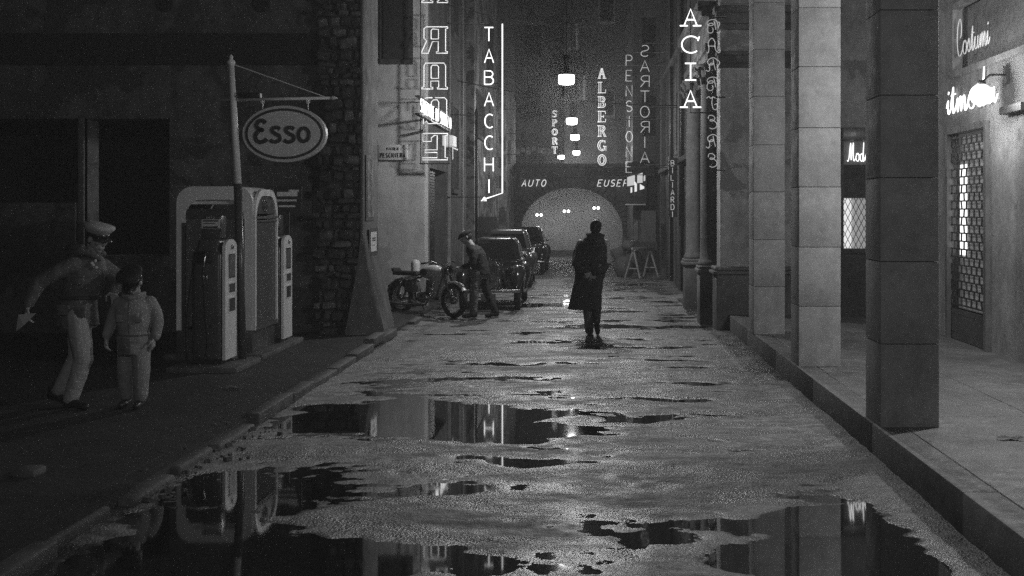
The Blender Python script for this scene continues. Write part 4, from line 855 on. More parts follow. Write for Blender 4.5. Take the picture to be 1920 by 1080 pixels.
MB().box(kx1-.0, kx1+.045, ky0+.05, ky1-.05, 1.80, 1.83).box(kx1, kx1+.04, ky0+.05, ky1-.05, 1.76, 1.78).box(kx1, kx1+.045, ky0+.05, ky1-.05, .42, .47).build('side_rail', enamel_mid, kk, world=True)
MB().box(kx1+.008, kx1+.014, ky0+.05, ky1-.05, .47, 1.76).build('pane', dusty, kk, world=True)
MB().box(kx0+.09, kx1-.09, ky0+.02, ky0+.026, .47, 1.80).build('pane', dusty, kk, world=True)
MB().box(kx0, kx0+.03, ky0+.06, ky1-.06, .42, 2.0).build('back_wall', enamel_mid, kk, world=True); MB().box(kx0+.1, kx1-.1, ky1-.05, ky1-.03, .42, 1.9).build('rear_panel', enamel_mid, kk, world=True)
MB().box(kx0+.1, kx1-.1, ky0+.01, ky0+.05, 1.80, 1.92).build('front_panel', enamel_dark, kk, world=True)
MB().box(kx0+.07, kx0+.11, ky0-.006, ky0+.07, .42, 1.75).build('door_rail', steel, kk, world=True); MB().box(kx1-.11, kx1-.095, ky0-.006, ky0+.07, .42, 1.80).build('door_rail', steel, kk, world=True)
for z in (.62, .95, 1.28): MB().box(kx0+.4, kx1-.06, ky0+.35, ky1-.1, z, z+.015).build('shelf', enamel_mid, kk, world=True)
cn = 0
for z in (.635, .965):
    for k_ in range(5):
        yy = ky0+.42+k_*.12; o = tag(MB().lathe([(.045, 0), (.045, .13), (.04, .14), (.02, .142)], (-4.32, yy, z), n=14).build('oil_can', enamel if (k_+cn) % 2 else enamel_mid, None, True), '%s oil can, %s on the %s shelf inside the glass kiosk' % ('white' if (k_+cn) % 2 else 'grey', ('nearest', 'second', 'middle', 'fourth', 'farthest')[k_], 'bottom' if z < .7 else 'middle'), 'oil can', 'oil cans on the kiosk shelves')
    cn += 1
tag(MB().rbox(-4.40, -4.24, 14.66, 14.86, .635, .84, .005).build('carton', sign_face), 'pale carton on the lowest kiosk shelf by the glass', 'box')
# wall price board behind the kiosk
t = thing('price_board', 'dark square notice board with pale lettering bars behind the kiosk roof', 'sign', (-4.05, 16.3, 2))
MB().box(-4.40, -4.02, 16.28, 16.3, 1.88, 2.24).box(-4.24, -4.20, 16.3, 16.34, .1, 2.2).build('board', sign_ink, t, world=True)
MB().box(-4.36, -4.08, 16.27, 16.279, 2.1, 2.16).box(-4.20, -4.06, 16.27, 16.279, 2.161, 2.19).box(-4.36, -4.09, 16.27, 16.279, 2.03, 2.055).box(-4.34, -4.11, 16.27, 16.279, 1.95, 1.975).build('pale_bar', enamel, t, world=True)
# pole and hanging oval sign
po = thing('sign_pole', 'tall pale pole with a cross arm holding the oval fuel sign', 'sign post', (-4.15, 13.95, .14))
MB().tube([(-4.15, 13.95, .14), (-4.205, 13.95, 2.22)], .048, 14).build('lower_pole', enamel_dark, po, True, world=True)
MB().tube([(-4.205, 13.95, 2.2), (-4.285, 13.95, 3.66)], [.045, .034], 14).lathe([(.045, 0), (.05, .03), (.02, .06), (.025, .09), (.005, .12)], (-4.286, 13.95, 3.64)).build('upper_pole', enamel, po, True, world=True)
MB().tube([(-4.42, 13.95, 3.215), (-3.09, 13.95, 3.24)], .018, 8).lathe([(.018, 0), (.03, .01), (.004, .07)], (-3.09, 13.95, 3.24), 'X').build('cross_arm', sign_face, po, True, world=True)
MB().tube([(-4.285, 13.95, 3.65), (-3.16, 13.95, 3.25)], .006, 5).build('stay_wire', enamel, po, world=True)
sharp(MB().rbox(-4.19, -3.93, 13.9, 14.0, 3.24, 3.30, .006).build('lamp_trough', iron, po, world=True))
es = thing('oval_fuel_sign', 'white oval hanging fuel company sign with dark lettering and rim', 'sign', (-3.64, 13.95, 2.81))
for dx in (-.27, .27):
    MB().tube([(dx, 0, .41), (dx, 0, .30)], .006, 6).tube([(dx+.02*math.cos(R(a)), 0, .39+.03*math.sin(R(a))) for a in range(0, 361, 40)], .005, 5).build('hanger', enamel, es)
def oval(rx, rz, y0, y1, n=64): return MB().prism([(rx*math.cos(2*math.pi*k/n), rz*math.sin(2*math.pi*k/n)) for k in range(n)], y0, y1)
sharp(oval(.495, .335, -.05, .05).build('rim', sign_face, es)); sharp(oval(.462, .302, -.056, -.0505).build('dark_band', sign_ink, es)); sharp(oval(.43, .272, -.062, -.0565).build('face', sign_face, es))
def ribbon(pts, hw, y0, y1):
    q = smooth_line(pts, 6); L1 = []; L2 = []
    for i_ in range(len(q)):
        a, b2 = q[max(i_-1, 0)], q[min(i_+1, len(q)-1)]; dx, dz = b2[0]-a[0], b2[1]-a[1]; l = math.hypot(dx, dz) or 1
        L1.append((q[i_][0]-dz/l*hw, q[i_][1]+dx/l*hw)); L2.append((q[i_][0]+dz/l*hw, q[i_][1]-dx/l*hw))
    vs = []; fs = []
    for a, b2 in zip(L1, L2): vs += [(a[0], y0, a[1]), (b2[0], y0, b2[1]), (b2[0], y1, b2[1]), (a[0], y1, a[1])]
    for i_ in range(len(L1)-1):
        for k_ in range(4): a = i_*4+k_; b2 = i_*4+(k_+1) % 4; fs.append((a, b2, b2+4, a+4))
    fs += [(0, 1, 2, 3), (len(vs)-1, len(vs)-2, len(vs)-3, len(vs)-4)]
    return MB().add(vs, fs)
Ecap = [(-.215, .125), (-.25, .155), (-.30, .145), (-.325, .10), (-.30, .06), (-.25, .045), (-.30, .03), (-.335, -.02), (-.325, -.075), (-.28, -.10), (-.225, -.085), (-.20, -.06)]
def sletter(cx): return [(cx+.055, .055), (cx+.02, .075), (cx-.03, .065), (cx-.04, .035), (cx, .0), (cx+.045, -.025), (cx+.05, -.07), (cx+.01, -.095), (cx-.04, -.09), (cx-.06, -.07)]
ribbon(Ecap, .024, -.070, -.0625).build('letter', sign_ink, es); ribbon(sletter(-.10), .022, -.070, -.0625).build('letter', sign_ink, es); ribbon(sletter(.065), .022, -.070, -.0625).build('letter', sign_ink, es)
ribbon([(.235+.063*math.cos(R(a)), -.012+.078*math.sin(R(a))) for a in range(0, 361, 30)], .022, -.070, -.0625).build('letter', sign_ink, es)

# ------------------------------------------------------------------ parked cars
def wheel(parent, x, y, r, mat_rim, wd=.11):
    w_ = MB().lathe([(r*.6, -wd/2), (r*.9, -wd/2), (r, -wd/4), (r, wd/4), (r*.9, wd/2), (r*.6, wd/2)], (x, y, r), 'X', 28).build('wheel', rubber, parent, True)
    MB().lathe([(r*.63, -wd*.35), (r*.5, -wd*.52), (r*.25, -wd*.5), (r*.18, -wd*.62), (.01, -wd*.64)], (x, y, r), 'X', 24).lathe([(.01, wd*.64), (r*.18, wd*.62), (r*.25, wd*.5), (r*.5, wd*.52), (r*.63, wd*.35)], (x, y, r), 'X', 24).build('rim', mat_rim, w_, True)
def car(loc, rz, label, paint, W=.62, H=1.36, L=3.4):
    t = thing('parked_car', label, 'car', loc, rz, 'old cars parked along the left wall')
    # local: front at y=0 facing -y
    b_ = MB()
    b_.fr((-.30, .30, .22, 1.3, .34), (-.21, .21, .30, 1.3, .92), .09, 3)         # bonnet
    b_.fr((-W*.86, W*.86, 1.12, L-.25, .30), (-W*.84, W*.84, 1.16, L-.45, .95), .08, 3)    # cabin lower
    b_.fr((-W*.84, W*.84, 1.18, L-.42, .86), (-W*.66, W*.66, 1.50, L-.95, H), .12, 4)   # greenhouse
    b_.fr((-W*.62, W*.62, L-1.1, L-.02, .34), (-W*.45, W*.45, L-1.1, L-.35, .98), .12, 3) # tail
    body = sharp(b_.build('body', paint, t), 38)
    # grille
    g_ = MB().prism([(-.17, .36), (.17, .36), (.20, .80), (.12, .92), (0, .955), (-.12, .92), (-.20, .80)], .185, .235).build('grille_shell', steel, t)
    m = MB()
    for k_ in range(9): x = -.14+k_*.035; m.box(x-.006, x+.006, .172, .186, .38, .84-abs(k_-4)*.008)
    m.build('grille_bar', iron, g_)
    for s_ in (-1, 1):
        # fenders as swept tubes over the wheels
        P = [(s_*(W-.10), .0+.02, .42), (s_*(W-.10), .08, .60), (s_*(W-.10), .26, .72), (s_*(W-.10), .50, .72), (s_*(W-.10), .72, .60), (s_*(W-.09), .92, .42), (s_*(W-.08), 1.2, .30)]
        sharp(MB().tube(P, [.06, .13, .155, .155, .13, .09, .05], 14).build('front_fender', paint, t, True), 60)
        P = [(s_*(W-.08), L-1.35, .34), (s_*(W-.10), L-1.15, .55), (s_*(W-.12), L-.85, .70), (s_*(W-.12), L-.6, .68), (s_*(W-.12), L-.35, .50), (s_*(W-.12), L-.22, .34)]
        sharp(MB().tube(P, [.05, .13, .155, .155, .13, .08], 14).build('rear_fender', paint, t, True), 60)
        sharp(MB().rbox(min(s_*(W-.16), s_*(W+.01)), max(s_*(W-.16), s_*(W+.01)), 1.1, L-1.3, .27, .31, .012).build('running_board', rubber, t))
        wheel(t, s_*(W-.10), .42, .31, steel); wheel(t, s_*(W-.10), L-.72, .31, steel)
        h_ = MB().lathe([(.02, .12), (.07, .08), (.095, .02), (.10, 0)], (s_*(W-.22), .20, .74), 'Y', 20).build('headlight', steel, t, True)
        MB().ball((s_*(W-.22), .195, .74), (.085, .022, .085)).build('lens', glass_dark, h_, True)
        # side windows
        for y0, y1 in ((1.48, 1.98), (2.04, 2.44)):
            zb, zt = .97, H-.12; xb_, xt_ = W*.84-(zb-.86)/(H-.86)*W*.18, W*.84-(zt-.86)/(H-.86)*W*.18; e = .012
            MB().add([(s_*(xb_+e), y0, zb), (s_*(xb_+e), y1, zb), (s_*(xt_+e), y1-.04, zt), (s_*(xt_+e), y0+.06, zt), (s_*(xb_-.01), y0, zb), (s_*(xb_-.01), y1, zb), (s_*(xt_-.01), y1-.04, zt), (s_*(xt_-.01), y0+.06, zt)], [(0, 1, 2, 3), (7, 6, 5, 4), (0, 4, 5, 1), (1, 5, 6, 2), (2, 6, 7, 3), (3, 7, 4, 0)]).build('side_window', glass_dark, t)
        MB().tube([(s_*(W*.84+.02), 1.5, .80), (s_*(W*.84+.02), L-.7, .80)], .007, 6).build('trim_strip', steel, t)
    zb, zt = .95, H-.11; yb = 1.18+(zb-.86)/(H-.86)*.32; yt = 1.18+(zt-.86)/(H-.86)*.32
    for s_ in (-1, 1):
        xa_, xb2, xc_ = s_*.015, s_*(W*.70), s_*(W*.58); e = .012
        MB().add([(xa_, yb-e, zb), (xb2, yb-e, zb), (xc_, yt-e, zt), (xa_, yt-e, zt), (xa_, yb+.02, zb), (xb2, yb+.02, zb), (xc_, yt+.02, zt), (xa_, yt+.02, zt)], [(0, 1, 2, 3), (7, 6, 5, 4), (0, 4, 5, 1), (1, 5, 6, 2), (2, 6, 7, 3), (3, 7, 4, 0)]).build('windscreen', glass_dark, t)
    MB().tube([(-W*.5, yb-.03, zb+.02), (-.1, yb-.01, zb+.14)], .004, 4).tube([(W*.2, yb-.03, zb+.02), (W*.5, yb-.01, zb+.14)], .004, 4).build('wiper', iron, t)
    sharp(MB().rbox(-W+.02, W-.02, -.06, -.01, .36, .43, .02, 3).build('bumper', steel, t)); MB().box(-.2, -.17, -.02, .25, .36, .4).box(.17, .2, -.02, .25, .36, .4).build('bumper_bracket', iron, t)
    MB().box(-.14, .14, -.072, -.062, .22, .345).build('number_plate', enamel_dark, t)
    MB().tube([(0, .24, .95), (0, .9, .955), (0, 1.2, .95)], .008, 6).ball((0, .2, .98), (.015, .04, .03)).build('bonnet_trim', steel, t, True)
    MB().tube([(W*.74, 1.22, .95), (W*1.0, 1.18, 1.0)], .006, 5).ball((W*1.02, 1.18, 1.01), (.05, .015, .04)).build('wing_mirror', steel, t, True)
    return t
car((-1.93, 22.0, 0), R(0), 'nearest parked car, black, facing the camera behind the motorcyclist', black_paint)
car((-2.12, 28.6, 0), R(1), 'second parked car, glossy grey with bright highlights', grey_paint, W=.70, H=1.42)
car((-2.05, 34.6, 0), R(-1), 'farthest parked car, dark, nearest to the arch', black_paint, W=.68, H=1.40)

# ------------------------------------------------------------------ motorcycle
def mwheel(t, x, r=.30, z=.31):
    w_ = MB().tube([(x+(r-.04)*math.cos(2*math.pi*k/36), 0, z+(r-.04)*math.sin(2*math.pi*k/36)) for k in range(37)], .045, 12, False).build('wheel', rubber, t, True)
    pts = [(x+(r-.075)*math.cos(2*math.pi*k/32), 0, z+(r-.075)*math.sin(2*math.pi*k/32)) for k in range(33)]
    MB().tube(pts, .012, 8).build('rim', steel, w_, True)
    m = MB()
    for k_ in range(20): a = 2*math.pi*k_/20; m.tube([(x+.03*math.cos(a+.3), .02*(-1)**k_, z+.03*math.sin(a+.3)), (x+(r-.08)*math.cos(a), 0, z+(r-.08)*math.sin(a))], .0022, 4)
    m.build('spokes', steel, w_); MB().lathe([(.02, -.05), (.06, -.04), (.06, .04), (.02, .05)], (x, 0, z), 'Y', 18).build('hub', steel, w_, True)
mo = thing('motorcycle', 'light tanked motorcycle parked sideways at the alley corner', 'motorcycle', (-3.50, 21.55, .0), R(-38))
mwheel(mo, 0); mwheel(mo, 1.36)
def fend(x, z, r, a0, a1, mat, wd=.055):
    vs = []; fs = []; n_ = 18
    for k_ in range(n_+1):
        a = R(a0+(a1-a0)*k_/n_)
        for q, rr in ((-wd, r-.02), (-wd*.5, r+.012), (wd*.5, r+.012), (wd, r-.02)): vs.append((x+rr*math.cos(a), q, z+rr*math.sin(a)))
    for k_ in range(n_):
        for j in range(3): a = k_*4+j; fs.append((a, a+1, a+5, a+4))
    return MB().add(vs, fs).build('mudguard', mat, mo, True)
fend(0, .31, .34, 20, 185, enamel_dark); fend(1.36, .31, .335, 35, 205, enamel)
MB().ball((.80, 0, .80), (.27, .13, .125), Matrix.Rotation(R(-8), 3, 'Y')).build('fuel_tank', M('tank_enamel', .55, .2, var=.1, bump=.02, coat=.6), mo, True)
for s_ in (-1, 1): MB().ball((.72, s_*.115, .80), (.10, .025, .065)).build('knee_pad', rubber, mo, True)
sharp(MB().fr((-.12, .52, -.12, .12, .72), (-.14, .50, -.10, .10, .80), .03, 3).fr((-.16, -.08, -.1, .1, .78), (-.17, -.1, -.09, .09, .85), .02, 2).build('seat', rubber, mo), 50)
m = MB().tube([(1.12, 0, .86), (.62, 0, .72), (.45, 0, .68), (0, 0, .52)], .018, 8).tube([(1.12, 0, .82), (.92, 0, .35), (.40, 0, .28), (.35, 0, .66)], .018, 8).tube([(.4, .08, .28), (0, .08, .31)], .014, 8).tube([(.4, -.08, .28), (0, -.08, .31)], .014, 8)
m.build('frame', enamel_dark, mo, True)
for s_ in (-1, 1):
    MB().tube([(0, s_*.09, .34), (.14, s_*.10, .68)], [.024, .028], 12).build('shock_absorber', steel, mo, True)
    MB().tube([(1.36, s_*.075, .31), (1.14, s_*.075, .88)], [.018, .024], 10).build('fork_leg', enamel_mid, mo, True)
MB().tube([(1.02, -.33, .98), (1.05, -.22, 1.0), (1.12, -.06, .93), (1.12, .06, .93), (1.05, .22, 1.0), (1.02, .33, .98)], .011, 8).build('handlebar', steel, mo, True)
for s_ in (-1, 1): MB().tube([(1.02, s_*.33, .98), (.97, s_*.42, .97)], .017, 8).build('grip', rubber, mo, True)
hl = MB().lathe([(.02, -.12), (.07, -.08), (.09, 0), (.095, .03)], (1.24, 0, .84), 'X', 20).build('headlight', enamel_dark, mo, True); MB().ball((1.27, 0, .84), (.02, .085, .085)).build('lens', steel, hl, True)
MB().ball((.60, 0, .34), (.17, .11, .11)).build('engine_case', steel, mo, True)
m = MB()
for k_ in range(9): m.lathe([(.075, 0), (.08, .004), (.075, .008)], (.72+k_*.004, 0, .43+k_*.024), 'Z', 18)
m.lathe([(.055, 0), (.055, .24)], (.735, 0, .42), 'Z', 14).build('cylinder_fins', enamel_mid, mo)
MB().tube([(.76, -.07, .58), (.95, -.13, .45), (.80, -.15, .22), (.4, -.15, .20), (-.28, -.14, .24)], [.02, .02, .02, .035, .03], 10).build('exhaust', steel, mo, True)
sharp(MB().rbox(.18, .42, -.11, .11, .42, .64, .04, 3).build('side_cover', enamel_mid, mo)); sharp(MB().rbox(.20, .38, -.112, .112, .655, .705, .01).build('tool_box', enamel, mo))
MB().tube([(.62, -.12, .36), (.74, -.2, .52)], .009, 6).build('kick_starter', steel, mo, True); MB().tube([(.4, .1, .25), (.3, .34, .02)], .012, 6).build('kickstand', iron, mo, True)
MB().tube([(-.05, -.13, .34), (.1, -.15, .27), (.5, -.16, .26)], .006, 6).box(.46, .54, -.25, -.13, .28, .31).build('foot_rest', steel, mo)
MB().ball((-.30, 0, .5), (.03, .04, .04)).build('tail_light', enamel_mid, mo, True)

# ------------------------------------------------------------------ trestle and clutter at the far right kerb
def trestle(loc, rz, label):
    t = thing('wooden_trestle', label, 'trestle', loc, rz)
    sharp(MB().rbox(-.03, .03, -.5, .5, .78, .85, .006).build('top_beam', wood_pale, t))
    for y in (-.42, .42):
        for s_ in (-1, 1): MB().tube([(0, y, .80), (s_*.25, y+(.05 if y > 0 else -.05), .0)], .03, 6).build('leg', wood_pale, t)
        MB().tube([(-.17, y, .26), (.17, y, .26)], .02, 6).build('cross_bar', wood_pale, t)
    return t
trestle((1.42, 33.1, .02), R(-36), 'wooden trestle standing at the right kerb near the arch')
t = thing('road_works_board', 'dark board laid across the trestle by the arch', 'board', (1.36, 33.3, .88)); MB().box(-.15, .5, -.02, .05, -.1, .14).box(-.2, .4, -.06, -.021, -.05, -.01).build('board', wood_dark, t)
tag(MB().box(1.44, 1.86, 33.9, 33.94, .85, 1.9).build('pale_placard', plaster), 'pale upright placard leaning behind the trestle', 'board')
t = thing('parked_bicycle', 'dark bicycle with pale bundle leaning on the wall beside the arch', 'bicycle', (1.05, 34.3, .02), R(70))
for x in (0, 1.05):
    pts = [(x+.32*math.cos(2*math.pi*k/28), 0, .33+.32*math.sin(2*math.pi*k/28)) for k in range(29)]
    w_ = MB().tube(pts, .016, 6).build('wheel', rubber, t, True); m = MB()
    for k_ in range(14): a = 2*math.pi*k_/14; m.tube([(x, 0, .33), (x+.31*math.cos(a), 0, .33+.31*math.sin(a))], .0025, 4)
    m.build('spokes', steel, w_)
MB().tube([(0, 0, .33), (.38, 0, .82), (.9, 0, .84), (.45, 0, .30), (0, 0, .33)], .013, 6).tube([(.38, 0, .9), (.45, 0, .30)], .013, 6).tube([(1.05, 0, .33), (.88, 0, .95)], .013, 6).build('frame', enamel_dark, t, True)
MB().ball((.34, 0, .93), (.13, .07, .03)).build('saddle', rubber, t, True); MB().tube([(.78, -.27, .98), (.88, -.1, .98), (.88, .1, .98), (.78, .27, .98)], .01, 6).build('handlebar', steel, t, True)
t = thing('cloth_bundle', 'heap of dark sacks with pale folds beside the bicycle at the arch', 'sacks', (.93, 33.6, 0)); m = MB()
for (x, y, z, a, b2, c3) in ((0, 0, .28, .28, .28, .34), (.22, .2, .5, .24, .22, .3), (-.14, .1, .66, .2, .18, .24), (.12, -.05, .9, .18, .14, .16)): m.ball((x, y, z), (a, b2, c3))
o = m.build('sack', jacket_m, t, True); dm = o.modifiers.new('folds', 'DISPLACE'); tx = bpy.data.textures.new('folds', 'CLOUDS'); tx.noise_scale = .12; dm.texture = tx; dm.strength = .12
# litter
for (x, y, lab) in ((2.9, 8.3, 'crumpled scrap of paper on the right pavement near the nearest column'), (-3.7, 11.9, 'crushed scrap of paper on the forecourt'), (.2, 15.2, 'small scrap of paper on the road near the walking man')):
    z = .275 if x > 2.3 else (.09 if x < -3 else .03); m = MB(); vs = [(x+.05*i_+rnd.uniform(-.02, .02), y+.04*j+rnd.uniform(-.02, .02), z+rnd.uniform(0, .03)) for j in range(3) for i_ in range(4)]
    fs = [(j*4+i_, j*4+i_+1, j*4+i_+5, j*4+i_+4) for j in range(2) for i_ in range(3)]; tag(m.add(vs, fs).build('paper_scrap', poster), lab, 'litter')

# ------------------------------------------------------------------ people
wr = bpy.data.textures.new('cloth_folds', 'CLOUDS'); wr.noise_scale = .13; wr.noise_depth = 2
def fuse(mb, name, mat, parent, vox=.012, fold=0., smooth=4):
    fold *= .55
    o = mb.build(name, mat, parent, True)
    r = o.modifiers.new('fuse', 'REMESH'); r.mode = 'VOXEL'; r.voxel_size = vox; r.use_smooth_shade = True
    s_ = o.modifiers.new('smooth', 'SMOOTH'); s_.iterations = smooth; s_.factor = .5
    if fold: d_ = o.modifiers.new('folds', 'DISPLACE'); d_.texture = wr; d_.strength = fold; d_.mid_level = .5; d_.texture_coords = 'LOCAL'
    return o
def hand(mb, w0, dr, nm, side=1, curl=.5, sc=1.):
    """w0 wrist, dr pointing direction of the hand, nm back-of-hand normal"""
    w0 = Vector(w0); dr = Vector(dr).normalized(); nm = Vector(nm); nm = (nm-dr*nm.dot(dr)).normalized(); sd_ = dr.cross(nm)*side
    for q in (-.028, -.009, .010, .028): mb.limb([w0+sd_*q*.6*sc, w0+dr*.085*sc+sd_*q*sc], [.016*sc, .014*sc], 8)
    for q, L_ in ((-.030, .062), (-.010, .078), (.011, .072), (.030, .056)):
        p = w0+dr*.085*sc+sd_*q*sc; P = [p]; a = curl*.5; rs = [.0105*sc]
        for seg, f in ((.45, 1), (.32, 1), (.23, 1)):
            a += curl*.55; v = dr*math.cos(a)-nm*math.sin(a); p = p+v*L_*seg*1.15*sc; P.append(p); rs.append(rs[-1]*.92)
        mb.limb(P, rs, 8)
    p = w0+dr*.02*sc-sd_*.028*sc; mb.limb([p, p+(dr*.5-sd_*.75-nm*.3)*.045*sc, p+(dr*.95-sd_*.6-nm*.5)*.075*sc], [.014*sc, .012*sc, .009*sc], 8)
def head(mb, c, yaw, pitch=0, sc=1., roll=0):
    """face looks along local -y rotated by yaw about z; pitch > 0 bows"""
    q = Matrix.Rotation(yaw, 3, 'Z')@Matrix.Rotation(roll, 3, 'Y')@Matrix.Rotation(pitch, 3, 'X'); c = Vector(c)
    P = lambda x, y, z: c+q@Vector((x*sc, y*sc, z*sc))
    mb.ball(P(0, .01, .025), (.076*sc, .096*sc, .095*sc), q); mb.ball(P(0, -.02, -.035), (.060*sc, .070*sc, .080*sc), q)
    mb.ball(P(0, -.055, -.095), (.028*sc, .026*sc, .024*sc), q)             # chin
    mb.limb([P(0, -.084, .02), P(0, -.106, -.018), P(0, -.096, -.032)], [.010*sc, .014*sc, .015*sc], 8)   # nose
    mb.limb([P(-.035, -.080, .030), P(.035, -.080, .030)], [.013*sc, .013*sc], 8)                      # brow
    mb.limb([P(-.022, -.086, -.062), P(.022, -.086, -.062)], [.008*sc, .008*sc], 8)                     # lips
    mb.limb([P(-.018, -.084, -.074), P(.018, -.084, -.074)], [.008*sc, .008*sc], 8)
    for s_ in (-1, 1):
        mb.ball(P(s_*.078, .01, -.005), (.012*sc, .020*sc, .032*sc), q); mb.ball(P(s_*.046, -.062, -.02), (.02*sc, .02*sc, .02*sc), q)
        mb.ball(P(s_*.030, -.078, .008), (.013*sc, .010*sc, .010*sc), q)
    return q, P
def shoe(mb, heel, toe, lift=0):
    h_, t_ = Vector(heel), Vector(toe); d_ = (t_-h_); u = Vector((0, 0, 1))
    mb.limb([h_+u*.045, h_+d_*.35+u*.055, h_+d_*.75+u*.035, t_+u*.03], [.042, .045, .042, .032], 12)
    mb.limb([h_+u*.10, h_+u*.05], [.042, .045], 12)

# walking man, seen from behind
def walking_man():
    t = thing('person', 'man in a long dark overcoat walking away with hands clasped behind his back', 'person', (-.02, 17.75, .012))
    B = MB()
    q, P = head(B, (.088, .05, 1.635), R(180-10), R(16))
    B.limb([(.085, .02, 1.57), (.065, .0, 1.44)], [.055, .060])
    B.rings([(.03, 0, .92, .15, .11), (.03, 0, 1.05, .14, .10), (.04, 0, 1.3, .18, .115), (.05, 0, 1.42, .17, .10), (.06, 0, 1.48, .07, .07)])
    for s_, sh, el, wr_ in ((-1, (-.15, 0, 1.40), (-.235, -.06, 1.12), (-.03, -.19, .93)), (1, (.24, 0, 1.40), (.275, -.08, 1.12), (.03, -.215, .955))):
        B.limb([sh, el], [.055, .045]); B.limb([el, wr_], [.042, .028])
    hand(B, (.025, -.215, .953), (-1, -.1, -.45), (0, -1, .1), 1, .9, 1.1); hand(B, (-.03, -.185, .93), (1, 0, -.3), (0, -1, 0), -1, .8)
    B.limb([(-.04, .02, .90), (-.035, -.02, .50), (-.01, .02, .10)], [.085, .06, .042]); B.limb([(.07, .03, .90), (.10, .10, .50), (.10, -.16, .22)], [.085, .06, .042])
    B.limb([(-.01, .02, .07), (0, .18, .05)], [.04, .03]); B.limb([(.10, -.18, .19), (.105, -.10, .07)], [.04, .03])
    fuse(B, 'body', skin, t, .0065, smooth=3)
    K = MB()
    K.rings([(-.085, .01, .395, .262, .20), (-.08, .01, .44, .255, .195), (-.055, .01, .62, .235, .18), (-.02, .0, .82, .22, .165), (.0, 0, .93, .23, .155), (.01, 0, 1.03, .25, .155), (.02, 0, 1.16, .275, .16), (.03, 0, 1.28, .268, .155), (.04, .0, 1.37, .235, .14), (.05, .0, 1.43, .175, .12), (.062, .01, 1.475, .15, .115), (.072, .01, 1.505, .12, .10), (.08, .01, 1.535, .085, .08), (.085, .015, 1.555, .07, .07)], 28)
    K.limb([(-.13, 0, 1.355), (-.185, -.01, 1.24), (-.205, -.05, 1.10)], [.082, .078, .07]); K.limb([(-.205, -.05, 1.10), (-.15, -.14, .99), (-.05, -.185, .94)], [.073, .062, .052])
    K.limb([(.195, 0, 1.355), (.225, -.01, 1.24), (.235, -.05, 1.11)], [.085, .085, .078]); K.limb([(.235, -.05, 1.11), (.2, -.16, 1.01), (.055, -.215, .965)], [.073, .062, .05])
    K.limb([(.075, -.05, 1.50), (.0, -.03, 1.51), (-.035, .04, 1.525)], [.045, .042, .03]); K.limb([(.075, -.05, 1.50), (.15, -.03, 1.50), (.195, .04, 1.515)], [.045, .042, .03])
    ko = fuse(K, 'overcoat', coat_m, t, .010, .02)
    T = MB(); T.limb([(-.04, .0, .62), (-.035, -.02, .45), (-.012, .0, .075)], [.085, .08, .068]); fuse(T, 'trouser_leg', trouser_grey, t, .01, .02)
    T = MB(); T.limb([(.06, .03, .62), (.095, .08, .47), (.10, -.14, .23)], [.085, .072, .06]); fuse(T, 'trouser_leg', coat_m, t, .01, .02)
    Sh = MB(); shoe(Sh, (-.012, -.05, .0), (.01, .19, .0)); fuse(Sh, 'shoe', shoe_m, t, .008)
    Sh = MB(); shoe(Sh, (.10, -.21, .15), (.115, -.07, .01)); fuse(Sh, 'shoe', shoe_m, t, .008)
    Hh = MB(); Hh.ball(P(0, .012, .022), (.092, .104, .098), q); Hh.ball(P(0, .035, -.03), (.084, .078, .08), q); Hh.ball(P(0, .05, -.08), (.06, .045, .05), q); Hh.ball(P(-.015, .0, .10), (.04, .05, .035), q)
    fuse(Hh, 'hair', hair_m, t, .007, .010, 2)
walking_man()

def peaked_cap(t, c, q, mat, mat2, sc=1.):
    c = Vector(c)
    P = lambda x, y, z: c+q@Vector((x*sc, y*sc, z*sc))
    K = MB(); n_ = 24
    def ring(rx, ry, y0, z): return [P(rx*math.cos(2*math.pi*k/n_), y0+ry*math.sin(2*math.pi*k/n_), z) for k in range(n_)]
    R_ = [ring(.098, .108, .005, .055), ring(.118, .13, .0, .085), ring(.13, .148, -.005, .112), ring(.122, .14, -.005, .13), ring(.07, .09, -.01, .142), ring(.01, .01, -.01, .145)]
    vs = [v for r_2 in R_ for v in r_2]; fs = [(i_*n_+k_, i_*n_+(k_+1) % n_, (i_+1)*n_+(k_+1) % n_, (i_+1)*n_+k_) for i_ in range(len(R_)-1) for k_ in range(n_)]
    cap = K.add(vs, fs).build('cap', mat, t, True)
    R_ = [ring(.092, .102, .005, .02), ring(.098, .108, .005, .022), ring(.0985, .1085, .005, .058), ring(.09, .1, .005, .06)]
    vs = [v for r_2 in R_ for v in r_2]; fs = [(i_*n_+k_, i_*n_+(k_+1) % n_, (i_+1)*n_+(k_+1) % n_, (i_+1)*n_+k_) for i_ in range(3) for k_ in range(n_)]
    MB().add(vs, fs).build('cap_band', mat2, cap, True)
    vs = []
    for k_ in range(13):
        a = R(200+140*k_/12); vs += [P(.092*math.cos(a), .005+.102*math.sin(a), .030), P(.105*math.cos(a), .005+.165*math.sin(a), .004), P(.105*math.cos(a), .005+.165*math.sin(a), -.002), P(.092*math.cos(a), .005+.102*math.sin(a), .022)]
    fs = [(i_*4+j, i_*4+(j+1) % 4, (i_+1)*4+(j+1) % 4, (i_+1)*4+j) for i_ in range(12) for j in range(4)]
    MB().add(vs, fs).build('visor', shoe_m, cap, True)
    return cap

